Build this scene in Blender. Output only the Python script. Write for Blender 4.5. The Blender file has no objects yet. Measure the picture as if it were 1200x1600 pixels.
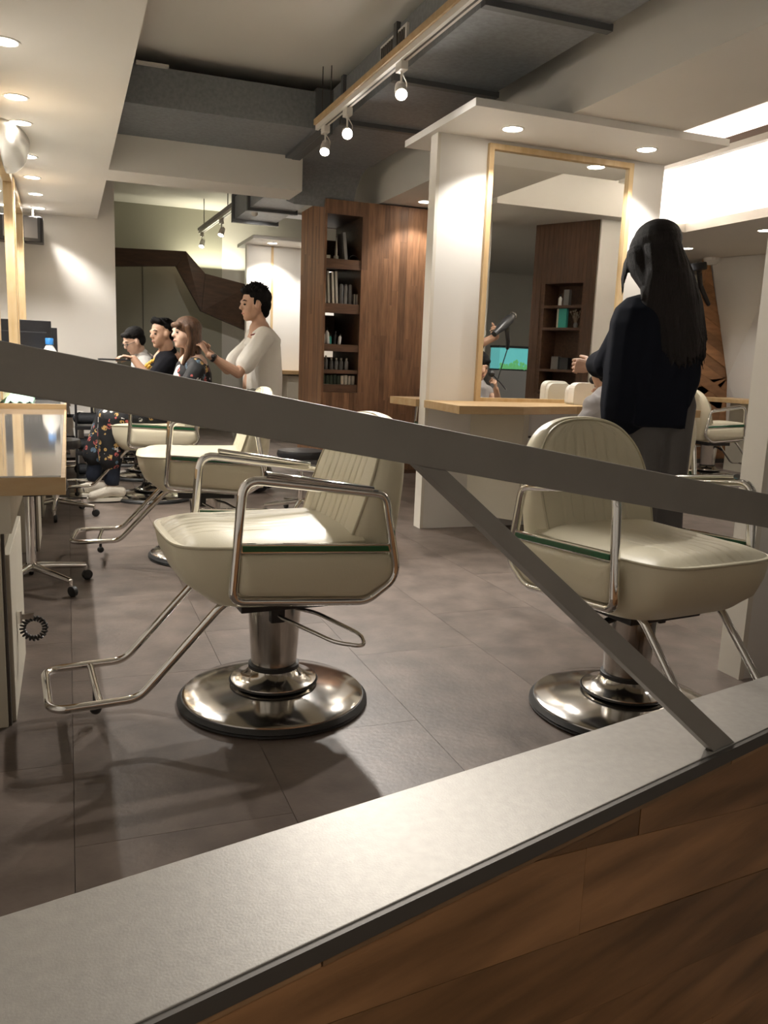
import bpy, bmesh, math, random
from mathutils import Vector, Matrix, noise
random.seed(7)
S = bpy.context.scene
COL = S.collection
PI = math.pi

# ------------------------------------------------------------------ camera, world, exposure
cam_d = bpy.data.cameras.new('camera')
cam_d.sensor_fit = 'VERTICAL'; cam_d.sensor_height = 24.0; cam_d.lens = 1295 / 1600 * 24.0
cam_d.clip_start = 0.02
cam = bpy.data.objects.new('camera', cam_d); COL.objects.link(cam)
ROT = Matrix(((0.935531, 0.027584, -0.352165), (-0.351154, 0.180898, -0.918677), (0.038365, 0.983115, 0.178922)))
cam.matrix_world = Matrix.Translation((0, 0, 1.12)) @ ROT.to_4x4()
S.camera = cam
S.view_settings.view_transform = 'Standard'
S.view_settings.look = 'None'
S.view_settings.gamma = 1.0
S.view_settings.use_curve_mapping = False
S.view_settings.exposure = 1.45
W = bpy.data.worlds.new('world'); S.world = W; W.use_nodes = True
W.node_tree.nodes['Background'].inputs[0].default_value = (1.0, 0.88, 0.74, 1)
W.node_tree.nodes['Background'].inputs[1].default_value = 0.12
WARM = (1.0, 0.945, 0.875)
DOWN_W = 38.0       # left soffit downlights
CANOPY_W = 24.0
TRACK_W = 62.0

def spot_light(name, loc, target, watts, cone=110, blend=0.6, radius=0.035, parent=None, color=WARM):
    l = bpy.data.lights.new(name, 'SPOT'); l.energy = watts; l.spot_size = math.radians(cone)
    l.spot_blend = blend; l.shadow_soft_size = radius; l.color = color
    o = bpy.data.objects.new(name, l); COL.objects.link(o)
    d = Vector(target) - Vector(loc)
    o.rotation_euler = d.to_track_quat('-Z', 'Y').to_euler(); o.location = loc
    if parent:
        bpy.context.view_layer.update()
        o.parent = parent; o.matrix_parent_inverse = parent.matrix_world.inverted()
    return o
def area_light(name, loc, rot, sx, sy, watts, color=WARM):
    l = bpy.data.lights.new(name, 'AREA'); l.shape = 'RECTANGLE'; l.size = sx; l.size_y = sy
    l.energy = watts; l.color = color
    o = bpy.data.objects.new(name, l); COL.objects.link(o); o.location = loc; o.rotation_euler = rot
    return o

# ------------------------------------------------------------------ materials
MATS = {}
def mat(name, col, rough=0.5, metal=0.0, rnd=0.0, nscale=0, namt=0.0, bump=0.0, bscale=40, stretch=None, spec=0.5, emis=None, estr=0, coat=0, col2=None, detail=4):
    if name in MATS: return MATS[name]
    m = bpy.data.materials.new(name); m.use_nodes = True; nt = m.node_tree; N = nt.nodes; Lk = nt.links
    b = N['Principled BSDF']; b.inputs['Roughness'].default_value = rough; b.inputs['Metallic'].default_value = metal
    b.inputs['Specular IOR Level'].default_value = spec
    b.inputs['Base Color'].default_value = (*col, 1)
    if coat: b.inputs['Coat Weight'].default_value = coat; b.inputs['Coat Roughness'].default_value = 0.1
    src = None
    if nscale or rnd or bump:
        tc = N.new('ShaderNodeTexCoord'); mp = N.new('ShaderNodeMapping'); Lk.new(tc.outputs['Object'], mp.inputs[0])
        if stretch: mp.inputs['Scale'].default_value = stretch
        oi = N.new('ShaderNodeObjectInfo')
        if rnd:
            ad = N.new('ShaderNodeVectorMath'); ad.operation = 'ADD'
            sc = N.new('ShaderNodeMath'); sc.operation = 'MULTIPLY'; sc.inputs[1].default_value = 37.0
            Lk.new(oi.outputs['Random'], sc.inputs[0]); Lk.new(mp.outputs[0], ad.inputs[0]); Lk.new(sc.outputs[0], ad.inputs[1])
            vec = ad.outputs[0]
        else: vec = mp.outputs[0]
    if nscale:
        n = N.new('ShaderNodeTexNoise'); n.inputs['Scale'].default_value = nscale; n.inputs['Detail'].default_value = detail
        Lk.new(vec, n.inputs['Vector'])
        mx = N.new('ShaderNodeMix'); mx.data_type = 'RGBA'
        cr = N.new('ShaderNodeMapRange'); cr.inputs[1].default_value = 0.3; cr.inputs[2].default_value = 0.7
        Lk.new(n.outputs['Fac'], cr.inputs[0]); Lk.new(cr.outputs[0], mx.inputs[0])
        c2 = col2 or tuple(c * (1 - namt) for c in col)
        mx.inputs[6].default_value = (*col, 1); mx.inputs[7].default_value = (*c2, 1)
        src = mx.outputs[2]
    if rnd:
        hv = N.new('ShaderNodeHueSaturation')
        mr = N.new('ShaderNodeMapRange'); mr.inputs[3].default_value = 1 - rnd; mr.inputs[4].default_value = 1 + rnd
        Lk.new(oi.outputs['Random'], mr.inputs[0]); Lk.new(mr.outputs[0], hv.inputs['Value'])
        if src: Lk.new(src, hv.inputs['Color'])
        else: hv.inputs['Color'].default_value = (*col, 1)
        src = hv.outputs[0]
    if src: Lk.new(src, b.inputs['Base Color'])
    if bump:
        n2 = N.new('ShaderNodeTexNoise'); n2.inputs['Scale'].default_value = bscale; n2.inputs['Detail'].default_value = 3
        Lk.new(vec, n2.inputs['Vector'])
        bp = N.new('ShaderNodeBump'); bp.inputs['Strength'].default_value = bump; bp.inputs['Distance'].default_value = 0.01
        Lk.new(n2.outputs['Fac'], bp.inputs['Height']); Lk.new(bp.outputs[0], b.inputs['Normal'])
    if emis:
        b.inputs['Emission Color'].default_value = (*emis, 1); b.inputs['Emission Strength'].default_value = estr
    MATS[name] = m; return m
WALL = mat('wall_paint', (0.74, 0.715, 0.67), 0.75, nscale=1.5, namt=0.04, bump=0.05, bscale=120)
WALLG = mat('green_grey_paint', (0.40, 0.39, 0.32), 0.75, nscale=1.5, namt=0.05)
WALLD = mat('grey_paint', (0.30, 0.29, 0.27), 0.75, nscale=1.5, namt=0.05)
CEIL = mat('ceiling_paint', (0.72, 0.69, 0.635), 0.8, nscale=1.0, namt=0.06)
CONC = mat('raw_concrete', (0.40, 0.36, 0.34), 0.9, nscale=6, namt=0.25, bump=0.3, bscale=12)
WHITE = mat('white_laminate', (0.78, 0.76, 0.72), 0.55, nscale=3, namt=0.03)
CREAMP = mat('cream_panel', (0.60, 0.56, 0.46), 0.5, nscale=6, namt=0.06)
FLOOR = mat('vinyl_tile', (0.170, 0.134, 0.112), 0.42, rnd=0.09, nscale=7, namt=0.45, bump=0.08, bscale=60, detail=8, spec=0.35)
GROUT = mat('tile_joint', (0.10, 0.083, 0.072), 0.8)
STEEL = mat('brushed_steel_sill', (0.33, 0.31, 0.28), 0.45, metal=0.4, nscale=60, namt=0.12, bump=0.04, bscale=300)
STEELB = mat('painted_steel_bar', (0.30, 0.275, 0.245), 0.5, metal=0.3, nscale=9, namt=0.12, bump=0.03, bscale=200)
STEELD = mat('dark_steel_edge', (0.10, 0.09, 0.08), 0.5, metal=0.5)
DUCT = mat('galvanised_sheet', (0.25, 0.265, 0.28), 0.5, metal=0.3, nscale=38, namt=0.22, detail=2)
DUCTD = mat('duct_flange', (0.13, 0.135, 0.14), 0.5, metal=0.5)
CHROME = mat('chrome', (0.80, 0.79, 0.77), 0.05, metal=1.0)
CHROMEB = mat('brushed_chrome', (0.66, 0.64, 0.61), 0.13, metal=1.0, nscale=4, namt=0.15)
RUBBER = mat('black_rubber', (0.02, 0.02, 0.02), 0.5)
BLACKP = mat('black_plastic', (0.018, 0.018, 0.02), 0.35)
GREEN = mat('green_inset', (0.005, 0.10, 0.035), 0.3, coat=0.5)
LEATHER = mat('cream_vinyl', (0.72, 0.665, 0.505), 0.38, nscale=3, namt=0.05, bump=0.06, bscale=180, spec=0.45)
PIPING = mat('cream_piping', (0.52, 0.47, 0.34), 0.45)
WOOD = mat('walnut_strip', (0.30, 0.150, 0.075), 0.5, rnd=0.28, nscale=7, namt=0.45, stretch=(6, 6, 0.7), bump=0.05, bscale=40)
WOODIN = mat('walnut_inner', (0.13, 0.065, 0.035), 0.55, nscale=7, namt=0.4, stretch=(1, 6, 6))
WOODP = mat('parapet_plank', (0.33, 0.165, 0.070), 0.42, rnd=0.42, nscale=2.2, namt=0.55, stretch=(.8, 3, 9), bump=0.04, bscale=30)
WOODH = mat('honey_board', (0.42, 0.215, 0.10), 0.5, rnd=0.3, nscale=5, namt=0.35, stretch=(1, 4, 4))
WOODD = mat('dark_walnut_band', (0.085, 0.042, 0.024), 0.5, nscale=5, namt=0.4, stretch=(1, 6, 6))
WOODL = mat('light_oak', (0.52, 0.37, 0.20), 0.45, nscale=4, namt=0.25, stretch=(1, 5, 5), col2=(0.44, 0.28, 0.13))
WOODP2 = mat('pale_birch', (0.66, 0.50, 0.29), 0.45, nscale=4, namt=0.2, stretch=(5, 5, 1), col2=(0.55, 0.37, 0.18))
MIRROR = mat('mirror_glass', (0.88, 0.89, 0.87), 0.012, metal=1.0)
GLASST = mat('glass_counter', (0.66, 0.64, 0.60), 0.06, metal=0.72)
LAMPW = mat('white_lamp_metal', (0.70, 0.67, 0.62), 0.4)
LENS = mat('lamp_lens', (1, 1, 1), 0.5, emis=(1.0, 0.90, 0.76), estr=14)
LENSB = mat('bright_lens', (1, 1, 1), 0.5, emis=(1.0, 0.93, 0.84), estr=60)
SKIN = mat('skin', (0.56, 0.34, 0.235), 0.5, nscale=9, namt=0.08)
SKINL = mat('skin_light', (0.66, 0.44, 0.33), 0.5, nscale=9, namt=0.07)
LIPS = mat('lips', (0.42, 0.17, 0.14), 0.45)
HAIRB = mat('black_hair', (0.007, 0.006, 0.006), 0.7, spec=0.15, nscale=60, namt=0.5, stretch=(4, 4, 0.6), bump=0.5, bscale=90)
HAIRL = mat('dark_brown_hair', (0.010, 0.007, 0.006), 0.65, spec=0.2, nscale=60, namt=0.6, stretch=(5, 5, 0.3), bump=0.6, bscale=90)
HAIRN = mat('brown_hair', (0.16, 0.075, 0.035), 0.45, nscale=30, namt=0.8, stretch=(5, 5, 0.7), bump=0.6, bscale=60)
TEE_W = mat('white_cotton', (0.72, 0.69, 0.63), 0.85, bump=0.3, bscale=14)
TEE_G = mat('grey_cotton', (0.52, 0.51, 0.49), 0.85, bump=0.3, bscale=14)
TEE_B = mat('black_cotton', (0.009, 0.009, 0.012), 0.9, spec=0.1, bump=0.3, bscale=14)
COATB = mat('black_coat', (0.005, 0.006, 0.010), 0.9, spec=0.08, bump=0.4, bscale=9)
KHAKI = mat('khaki_trousers', (0.16, 0.15, 0.12), 0.85, bump=0.4, bscale=12)
GREYT = mat('charcoal_trousers', (0.055, 0.05, 0.047), 0.85, bump=0.4, bscale=10)
DENIM = mat('dark_denim', (0.012, 0.018, 0.035), 0.8, bump=0.3, bscale=40)
CAPE = mat('grey_cape', (0.34, 0.32, 0.32), 0.55, bump=0.5, bscale=11)
SHOE = mat('cream_sneaker', (0.62, 0.57, 0.48), 0.6, bump=0.3, bscale=60)
YELLOW = mat('yellow_print', (0.62, 0.36, 0.05), 0.7)
TEAL = mat('teal_card', (0.05, 0.42, 0.36), 0.5)
BLUE = mat('blue_cap', (0.05, 0.28, 0.75), 0.35)
BOTTLEW = mat('clear_white_plastic', (0.78, 0.78, 0.76), 0.2)
GREYBOT = mat('grey_bottle', (0.20, 0.195, 0.19), 0.35, rnd=0.4)
GREENBOX = mat('dark_green_box', (0.04, 0.06, 0.035), 0.5, rnd=0.3)
CREAMBOX = mat('cream_box', (0.50, 0.46, 0.38), 0.5, rnd=0.2)
SHADE = mat('white_gloss', (0.82, 0.80, 0.75), 0.3)
MINT = mat('mint_cloth', (0.42, 0.66, 0.54), 0.8, bump=0.5, bscale=20)
def floral(name, base):
    m = mat(name, base, 0.75); nt = m.node_tree; N = nt.nodes; Lk = nt.links; b = N['Principled BSDF']
    tc = N.new('ShaderNodeTexCoord'); v = N.new('ShaderNodeTexVoronoi'); v.inputs['Scale'].default_value = 24
    Lk.new(tc.outputs['Object'], v.inputs['Vector'])
    lt = N.new('ShaderNodeMath'); lt.operation = 'LESS_THAN'; lt.inputs[1].default_value = 0.52
    Lk.new(v.outputs['Distance'], lt.inputs[0])
    cr = N.new('ShaderNodeValToRGB'); cr.color_ramp.interpolation = 'CONSTANT'
    e = cr.color_ramp.elements; e[0].position = 0; e[0].color = (*base, 1); e[1].position = 0.45; e[1].color = (0.45, 0.10, 0.09, 1)
    for p, c in ((0.62, (0.55, 0.35, 0.12)), (0.76, (0.6, 0.58, 0.55)), (0.88, (0.10, 0.16, 0.22))):
        x = e.new(p); x.color = (*c, 1)
    sp = N.new('ShaderNodeSeparateColor'); Lk.new(v.outputs['Color'], sp.inputs[0]); Lk.new(sp.outputs[0], cr.inputs[0])
    n = N.new('ShaderNodeTexNoise'); n.inputs['Scale'].default_value = 60; Lk.new(tc.outputs['Object'], n.inputs['Vector'])
    g2 = N.new('ShaderNodeMath'); g2.operation = 'GREATER_THAN'; g2.inputs[1].default_value = 0.44; Lk.new(n.outputs['Fac'], g2.inputs[0])
    mu = N.new('ShaderNodeMath'); mu.operation = 'MULTIPLY'; Lk.new(lt.outputs[0], mu.inputs[0]); Lk.new(g2.outputs[0], mu.inputs[1])
    mx = N.new('ShaderNodeMix'); mx.data_type = 'RGBA'; mx.inputs[6].default_value = (*base, 1)
    Lk.new(mu.outputs[0], mx.inputs[0]); Lk.new(cr.outputs[0], mx.inputs[7]); Lk.new(mx.outputs[2], b.inputs['Base Color'])
    return m
FLORAL = floral('floral_print', (0.010, 0.010, 0.012))

# ------------------------------------------------------------------ mesh helpers
class MB:
    def __init__(s): s.v = []; s.f = []
    def add(s, vs, fs):
        o = len(s.v); s.v += [tuple(v) for v in vs]; s.f += [tuple(i + o for i in f) for f in fs]; return s
    def box(s, x0, x1, y0, y1, z0, z1):
        vs = [(x, y, z) for x in (x0, x1) for y in (y0, y1) for z in (z0, z1)]
        return s.add(vs, [(0, 1, 3, 2), (4, 6, 7, 5), (0, 4, 5, 1), (2, 3, 7, 6), (0, 2, 6, 4), (1, 5, 7, 3)])
    def obox(s, c, ax, ay, az):
        c, ax, ay, az = map(Vector, (c, ax, ay, az))
        vs = [c + ax * i + ay * j + az * k for i in (-1, 1) for j in (-1, 1) for k in (-1, 1)]
        return s.add(vs, [(0, 1, 3, 2), (4, 6, 7, 5), (0, 4, 5, 1), (2, 3, 7, 6), (0, 2, 6, 4), (1, 5, 7, 3)])
    def prism(s, pts, off):
        n = len(pts); off = Vector(off); a = [Vector(p) for p in pts]
        s.add(a + [p + off for p in a], [tuple(range(n))[::-1], tuple(range(n, 2 * n))] + [(i, (i + 1) % n, n + (i + 1) % n, n + i) for i in range(n)])
        return s
    def loft(s, rings, caps=True, closed=True):
        n = len(rings[0]); vs = [p for r in rings for p in r]; fs = []
        for k in range(len(rings) - 1):
            for i in range(n if closed else n - 1):
                j = (i + 1) % n
                fs.append((k * n + i, k * n + j, (k + 1) * n + j, (k + 1) * n + i))
        if caps: fs.append(tuple(range(n))[::-1]); fs.append(tuple((len(rings) - 1) * n + i for i in range(n)))
        return s.add(vs, fs)
    def lathe(s, prof, c=(0, 0, 0), axis=(0, 0, 1), seg=32, caps=True):
        q = Vector((0, 0, 1)).rotation_difference(Vector(axis).normalized()); c = Vector(c)
        rings = [[c + q @ Vector((r * math.cos(2 * PI * i / seg), r * math.sin(2 * PI * i / seg), z)) for i in range(seg)] for r, z in prof]
        return s.loft(rings, caps)
    def tube(s, pts, r, seg=10, closed=False, flat=None, up=None):
        P = [Vector(p) for p in pts]; n = len(P); rings = []
        pu = None
        for i in range(n):
            a = P[i - 1] if (i or closed) else P[i]; b = P[(i + 1) % n] if (i < n - 1 or closed) else P[i]
            t = (b - a).normalized()
            if up is not None: u = Vector(up)
            elif pu is None: u = Vector((0, 0, 1)) if abs(t.z) < 0.9 else Vector((1, 0, 0))
            else: u = pu
            u = (u - t * u.dot(t)).normalized(); pu = u; w = t.cross(u)
            rr = r[i] if isinstance(r, (list, tuple)) else r
            fu = flat or (1, 1)
            rings.append([P[i] + u * math.cos(2 * PI * k / seg) * rr * fu[0] + w * math.sin(2 * PI * k / seg) * rr * fu[1] for k in range(seg)])
        if closed: rings.append(rings[0]); return s.loft(rings, False)
        return s.loft(rings)
    def ell(s, c, r, q=None, seg=14, rings=8):
        c = Vector(c); R = []
        for k in range(rings + 1):
            a = -PI / 2 + PI * k / rings
            ca = max(math.cos(a), 1e-3)
            ring = [Vector((r[0] * ca * math.cos(2 * PI * i / seg), r[1] * ca * math.sin(2 * PI * i / seg), r[2] * math.sin(a))) for i in range(seg)]
            R.append([c + (q @ p if q else p) for p in ring])
        return s.loft(R)
    def cap(s, a, b, ra, rb=None, seg=12, flat=1.0, side=None):
        """closed tapered capsule; flat scales its depth along `side`"""
        rb = ra if rb is None else rb; a = Vector(a); b = Vector(b); d = b - a; L = d.length
        if L < 1e-6: return s.ell(a, (ra, ra, ra))
        t = d / L; u = Vector(side) if side is not None else (Vector((0, 0, 1)) if abs(t.z) < 0.9 else Vector((1, 0, 0)))
        u = (u - t * u.dot(t)).normalized(); w = t.cross(u); R = []
        prof = [(-ra * math.sin(x), ra * math.cos(x)) for x in (1.5, 1.0, 0.5, 0)] + [(L + rb * math.sin(x), rb * math.cos(x)) for x in (0, 0.5, 1.0, 1.5)]
        for z, r in prof:
            R.append([a + t * z + u * math.cos(2 * PI * k / seg) * r * flat + w * math.sin(2 * PI * k / seg) * r for k in range(seg)])
        return s.loft(R)
    def chain(s, pts, rs, **k):
        for i in range(len(pts) - 1): s.cap(pts[i], pts[i + 1], rs[i], rs[i + 1], **k)
        return s
    def mesh(s, name):
        me = bpy.data.meshes.new(name); me.from_pydata([tuple(v) for v in s.v], [], s.f)
        bm = bmesh.new(); bm.from_mesh(me); bmesh.ops.recalc_face_normals(bm, faces=bm.faces); bm.to_mesh(me); bm.free()
        return me
    def build(s, name, m, parent=None, smooth=None, bevel=0, loc=None, label=None):
        me = s.mesh(name)
        if bevel:
            bm = bmesh.new(); bm.from_mesh(me)
            bmesh.ops.bevel(bm, geom=bm.edges[:], offset=bevel, segments=2, affect='EDGES', profile=0.6, clamp_overlap=True); bm.to_mesh(me); bm.free()
        if smooth is not None:
            me.polygons.foreach_set('use_smooth', [True] * len(me.polygons))
            me.set_sharp_from_angle(angle=math.radians(smooth))
        return link(name, me, m, parent, label)
def link(name, me, m, parent=None, label=None):
    if m and not len(me.materials): me.materials.append(m)
    o = bpy.data.objects.new(name, me); COL.objects.link(o)
    if parent: o.parent = parent
    if label: o['label'] = label
    return o
def remesh(mb, voxel, it=3, fac=0.5, disp=None):
    """one continuous skin over overlapping closed shapes"""
    me = mb.mesh('tmp'); o = bpy.data.objects.new('tmp', me); COL.objects.link(o)
    r = o.modifiers.new('r', 'REMESH'); r.mode = 'VOXEL'; r.voxel_size = voxel; r.use_smooth_shade = True
    if it:
        sm = o.modifiers.new('s', 'SMOOTH'); sm.iterations = it; sm.factor = fac
    dg = bpy.context.evaluated_depsgraph_get(); ev = o.evaluated_get(dg)
    out = bpy.data.meshes.new_from_object(ev)
    bpy.data.objects.remove(o); bpy.data.meshes.remove(me)
    out.polygons.foreach_set('use_smooth', [True] * len(out.polygons))
    out.materials.clear()
    if disp:
        for v in out.vertices: v.co += disp(v.co)
    return out
def join_meshes(ms, name):
    bm = bmesh.new()
    for m in ms: bm.from_mesh(m)
    out = bpy.data.meshes.new(name); bm.to_mesh(out); bm.free()
    out.polygons.foreach_set('use_smooth', [True] * len(out.polygons))
    return out
def rounded(pts, rad, n=5):
    """fillet a closed 2D polygon; rad one value or per-corner"""
    out = []; N = len(pts)
    for i in range(N):
        p = Vector(pts[i]); a = Vector(pts[i - 1]); b = Vector(pts[(i + 1) % N])
        r = rad[i] if isinstance(rad, (list, tuple)) else rad
        da = (a - p); db = (b - p); ang = da.angle(db); t = min(r / math.tan(ang / 2), da.length * .49, db.length * .49)
        p1 = p + da.normalized() * t; p2 = p + db.normalized() * t
        for k in range(n + 1):
            u = k / n; out.append((1 - u) ** 2 * p1 + 2 * u * (1 - u) * p + u * u * p2)
    return out
def fillet3(pts, rad, n=5):
    out = [Vector(pts[0])]
    for i in range(1, len(pts) - 1):
        p = Vector(pts[i]); a = Vector(pts[i - 1]); b = Vector(pts[i + 1])
        t = min(rad, (a - p).length * .49, (b - p).length * .49); p1 = p + (a - p).normalized() * t; p2 = p + (b - p).normalized() * t
        for k in range(n + 1):
            u = k / n; out.append((1 - u) ** 2 * p1 + 2 * u * (1 - u) * p + u * u * p2)
    out.append(Vector(pts[-1])); return out
def props(o, label, cat, group=None):
    o['label'] = label; o['category'] = cat
    if group: o['group'] = group
    return o
def empty(name, loc, rz, label, cat, group=None):
    o = bpy.data.objects.new(name, None); COL.objects.link(o); o.location = loc; o.rotation_euler = (0, 0, rz)
    o.empty_display_size = 0.1
    return props(o, label, cat, group)
def struct(o, label=None):
    o['kind'] = 'structure'
    if label: o['label'] = label
    return o
def kids(o): return [c for c in list(bpy.data.objects) if c.parent == o]
def copy_tree(o, parent=None):
    c = o.copy(); COL.objects.link(c)
    if parent: c.parent = parent
    for ch in kids(o): copy_tree(ch, c)
    return c
ORD = ['first', 'second', 'third', 'fourth', 'fifth', 'sixth', 'seventh', 'eighth', 'ninth', 'tenth', 'eleventh', 'twelfth']

# ------------------------------------------------------------------ setting: floor
ZL = 0.45
IN_A, IN_B = Vector((-0.60, 0.8617)), Vector((2.9, 1.703))         # inner edge of the sill
OUT_A, OUT_B = Vector((-0.60, 0.5676)), Vector((2.9, 1.649))       # outer edge of the sill
slope_in = (IN_B.y - IN_A.y) / (IN_B.x - IN_A.x)
def yin(x): return IN_A.y + slope_in * (x - IN_A.x)
def clip_poly(poly):
    """keep the part of a floor polygon behind the sill (with 10 cm under it)"""
    out = []; g = lambda p: (p[1] - (yin(p[0]) - 0.05)) if p[0] < 2.9 else 1.0
    for i in range(len(poly)):
        a = poly[i]; b = poly[(i + 1) % len(poly)]; ga, gb = g(a), g(b)
        if ga >= 0: out.append(a)
        if ga * gb < 0:
            t = ga / (ga - gb); out.append((a[0] + (b[0] - a[0]) * t, a[1] + (b[1] - a[1]) * t))
    return out
fl = MB(); fl.prism([(-0.62, yin(-0.62) - .06, -0.012), (2.9, yin(2.9) - .06, -0.012), (2.9, -1.9, -0.012), (8.6, -1.9, -0.012), (8.6, 13.4, -0.012), (-0.62, 13.4, -0.012)], (0, 0, -0.12))
floor = struct(fl.build('floor', GROUT))
tw, tl = 0.5125, 1.025
nx0 = -2
for i in range(nx0, 16):
    x0 = -0.0155 + i * tw
    for j in range(-2, 13):
        y0 = -0.2 + j * tl + (0.42 if i % 2 else 0.0)
        if y0 > 12.8: continue
        p = [(max(x0, -0.6) + 0.0007, y0 + 0.0007), (x0 + tw - 0.0007, y0 + 0.0007), (x0 + tw - 0.0007, y0 + tl - 0.0007), (max(x0, -0.6) + 0.0007, y0 + tl - 0.0007)]
        if x0 + tw < -0.6: continue
        p = clip_poly(p)
        if len(p) < 3: continue
        MB().prism([(a, b, -0.012) for a, b in p], (0, 0, 0.012)).build('tile', FLOOR, floor)

# ------------------------------------------------------------------ setting: walls, ceilings, beams
def sbox(name, m, *b, label=None): return struct(MB().box(*b).build(name, m), label)
sbox('wall_left', WALL, -0.62, -0.44, 0.6, 10.3, 0, 3.2)
sbox('wall_far_left', WALL, -0.44, 0.533, 10.15, 10.35, 0, 3.2)
sbox('wall_back', WALLG, -0.62, 2.2, 12.9, 13.1, 0, 3.2)
sbox('wall_back_side', WALLG, 0.40, 0.533, 10.35, 12.9, 0, 3.2)
sbox('wall_far_centre', WALL, 2.2, 4.6, 12.9, 13.1, 0, 3.2)
sbox('wall_far_right', WALLD, 4.4, 8.6, 10.6, 10.8, 0, 3.2)
sbox('wall_right', WALL, 8.4, 8.6, -1.9, 10.6, 0, 3.2)
sbox('wall_front', WALL, 2.9, 8.6, -1.9, -1.75, 0, 3.2)
sbox('wall_stair_left', WALL, -0.8, -0.62, -1.9, 1.3, -1.5, 3.2)
sbox('wall_stair_back', WALL, -0.8, 2.9, -1.9, -1.75, -1.5, 3.2)
sbox('wall_stair_right', WALL, 2.9, 3.0, -1.75, 1.6, -1.5, 0.0)
sbox('floor_stair', WOODP, -0.8, 2.9, -1.9, 2.0, -1.6, -1.5)
sbox('ceiling', CEIL, -0.8, 2.9, -1.9, 13.1, 3.2, 3.3)
sbox('ceiling_right', CONC, 2.9, 8.6, -1.9, 13.1, 3.3, 3.4)
# lowered soffits
sbox('ceiling_soffit_left', CEIL, -0.62, 0.352, -1.0, 10.15, 2.55, 2.95)
sbox('trim_beam_cross', CEIL, 0.352, 1.955, 7.40, 7.86, 2.55, 3.2)
sbox('trim_beam_right', CEIL, 2.83, 3.63, -1.0, 9.4, 2.60, 3.3)
sbox('ceiling_soffit_far', CEIL, 3.63, 8.4, 7.05, 10.6, 2.50, 2.585)
sbox('ceiling_soffit_right', CEIL, 5.80, 8.4, 3.28, 7.05, 2.50, 2.585)
sbox('wall_cove_far', WALL, 3.63, 8.4, 7.45, 7.6, 2.585, 3.3)
sbox('wall_cove_right', WALL, 6.35, 6.5, 3.28, 7.45, 2.585, 3.3)
sbox('ceiling_soffit_front', CEIL, 3.63, 8.4, -1.75, 3.28, 2.55, 3.3)
sbox('wall_niche_side', WALL, 4.87, 5.7, 2.95, 3.10, 0, 2.55)
# cove strips behind the lip
for nm, b in (('cove_strip_far', (3.75, 5.95, 7.13, 7.17, 2.587, 2.60)), ('cove_strip_right', (5.88, 5.92, 3.4, 7.1, 2.587, 2.60))):
    o = MB().box(*b).build(nm.replace('_far', '').replace('_right', ''), mat('strip_light', (1, 1, 1), 0.5, emis=(1.0, 0.92, 0.82), estr=30))
    props(o, 'hidden warm strip light behind the ' + ('far' if 'far' in nm else 'right') + ' lip of the ceiling cove', 'light strip', 'cove light strips')
area_light('cove_light_far', (4.8, 7.14, 2.64), (math.radians(155), 0, 0), 2.1, 0.05, 14, (1, .94, .85))
area_light('cove_light_right', (5.93, 5.2, 2.64), (0, math.radians(-155), 0), 0.05, 3.6, 26, (1, .94, .85))

# wood-clad slanted wall at the right, with its fan of boards
wr = MB(); wr.prism([(7.33, 8.42, 2.5), (7.81, 8.42, 1.07), (7.96, 8.42, 0), (7.02, 8.42, 0)], (0, 0.12, 0))
wall_clad = struct(wr.build('wall_wood_clad', WOODH))
def tri_clip(poly, quad):
    out = poly
    for i in range(len(quad)):
        a = quad[i]; b = quad[(i + 1) % len(quad)]
        g = lambda p: (b[0] - a[0]) * (p[1] - a[1]) - (b[1] - a[1]) * (p[0] - a[0])
        new = []
        for k in range(len(out)):
            p, q = out[k], out[(k + 1) % len(out)]; gp, gq = g(p), g(q)
            if gp >= 0: new.append(p)
            if gp * gq < 0:
                t = gp / (gp - gq); new.append((p[0] + (q[0] - p[0]) * t, p[1] + (q[1] - p[1]) * t))
        out = new
        if len(out) < 3: return None
    return out
Q = [(7.02, 0.06), (7.96, 0.06), (7.81, 1.07), (7.335, 2.49)]
hub = (7.81, 1.08)
def board(poly, y=8.42, d=0.008):
    p = tri_clip(poly, Q)
    if p: MB().prism([(a, y, b) for a, b in p], (0, -d, 0)).build('board', WOODH, wall_clad)
board(Q, d=.003)
for k in range(10):                                    # descending diagonal boards above the hub
    z0 = 2.5 - k * 0.135
    board([(6.8, z0 + .0), (6.8, z0 - .131), (8.0, z0 - .131 - .62), (8.0, z0 - .62)], d=0.006 + 0.004 * (k % 3))
for k, (a0, a1) in enumerate([(176, 186), (186.3, 196), (196.3, 212), (212.3, 232), (232.3, 262)]):
    c = lambda a, r=1.4: (hub[0] + r * math.cos(math.radians(a)), hub[1] + r * math.sin(math.radians(a)))
    board([hub, c(a0), c(a1)], d=0.006 + 0.004 * (k % 2))
struct(MB().box(6.9, 7.96, 8.395, 8.42, 0, 0.05).build('baseboard_right', STEELD))
# folded white panel beside the boards
wp = MB()
A_, B_, C_ = Vector((7.36, 8.40, 2.5)), Vector((7.815, 8.40, 1.07)), Vector((7.93, 8.40, 0.0))
D_, E_, F_ = Vector((7.62, 7.55, 2.5)), Vector((7.72, 7.62, 1.07)), Vector((7.72, 7.62, 0.0))
G_, H_ = Vector((7.72, 2.6, 2.5)), Vector((7.72, 2.6, 0))
wp.add([A_, B_, C_, D_, E_, F_, G_, H_], [(0, 1, 3), (1, 4, 3), (1, 2, 5, 4), (3, 4, 6), (4, 5, 7, 6)])
wo = wp.build('wall_folded_panel', WALL); struct(wo)
sm = wo.modifiers.new('thick', 'SOLIDIFY'); sm.thickness = 0.05; sm.offset = 0
struct(MB().lathe([(0.05, 0), (0.10, 0.05), (0.10, 0.08)], (7.34, 8.38, 2.42), seg=16).build('trim_bracket', WHITE))

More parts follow.
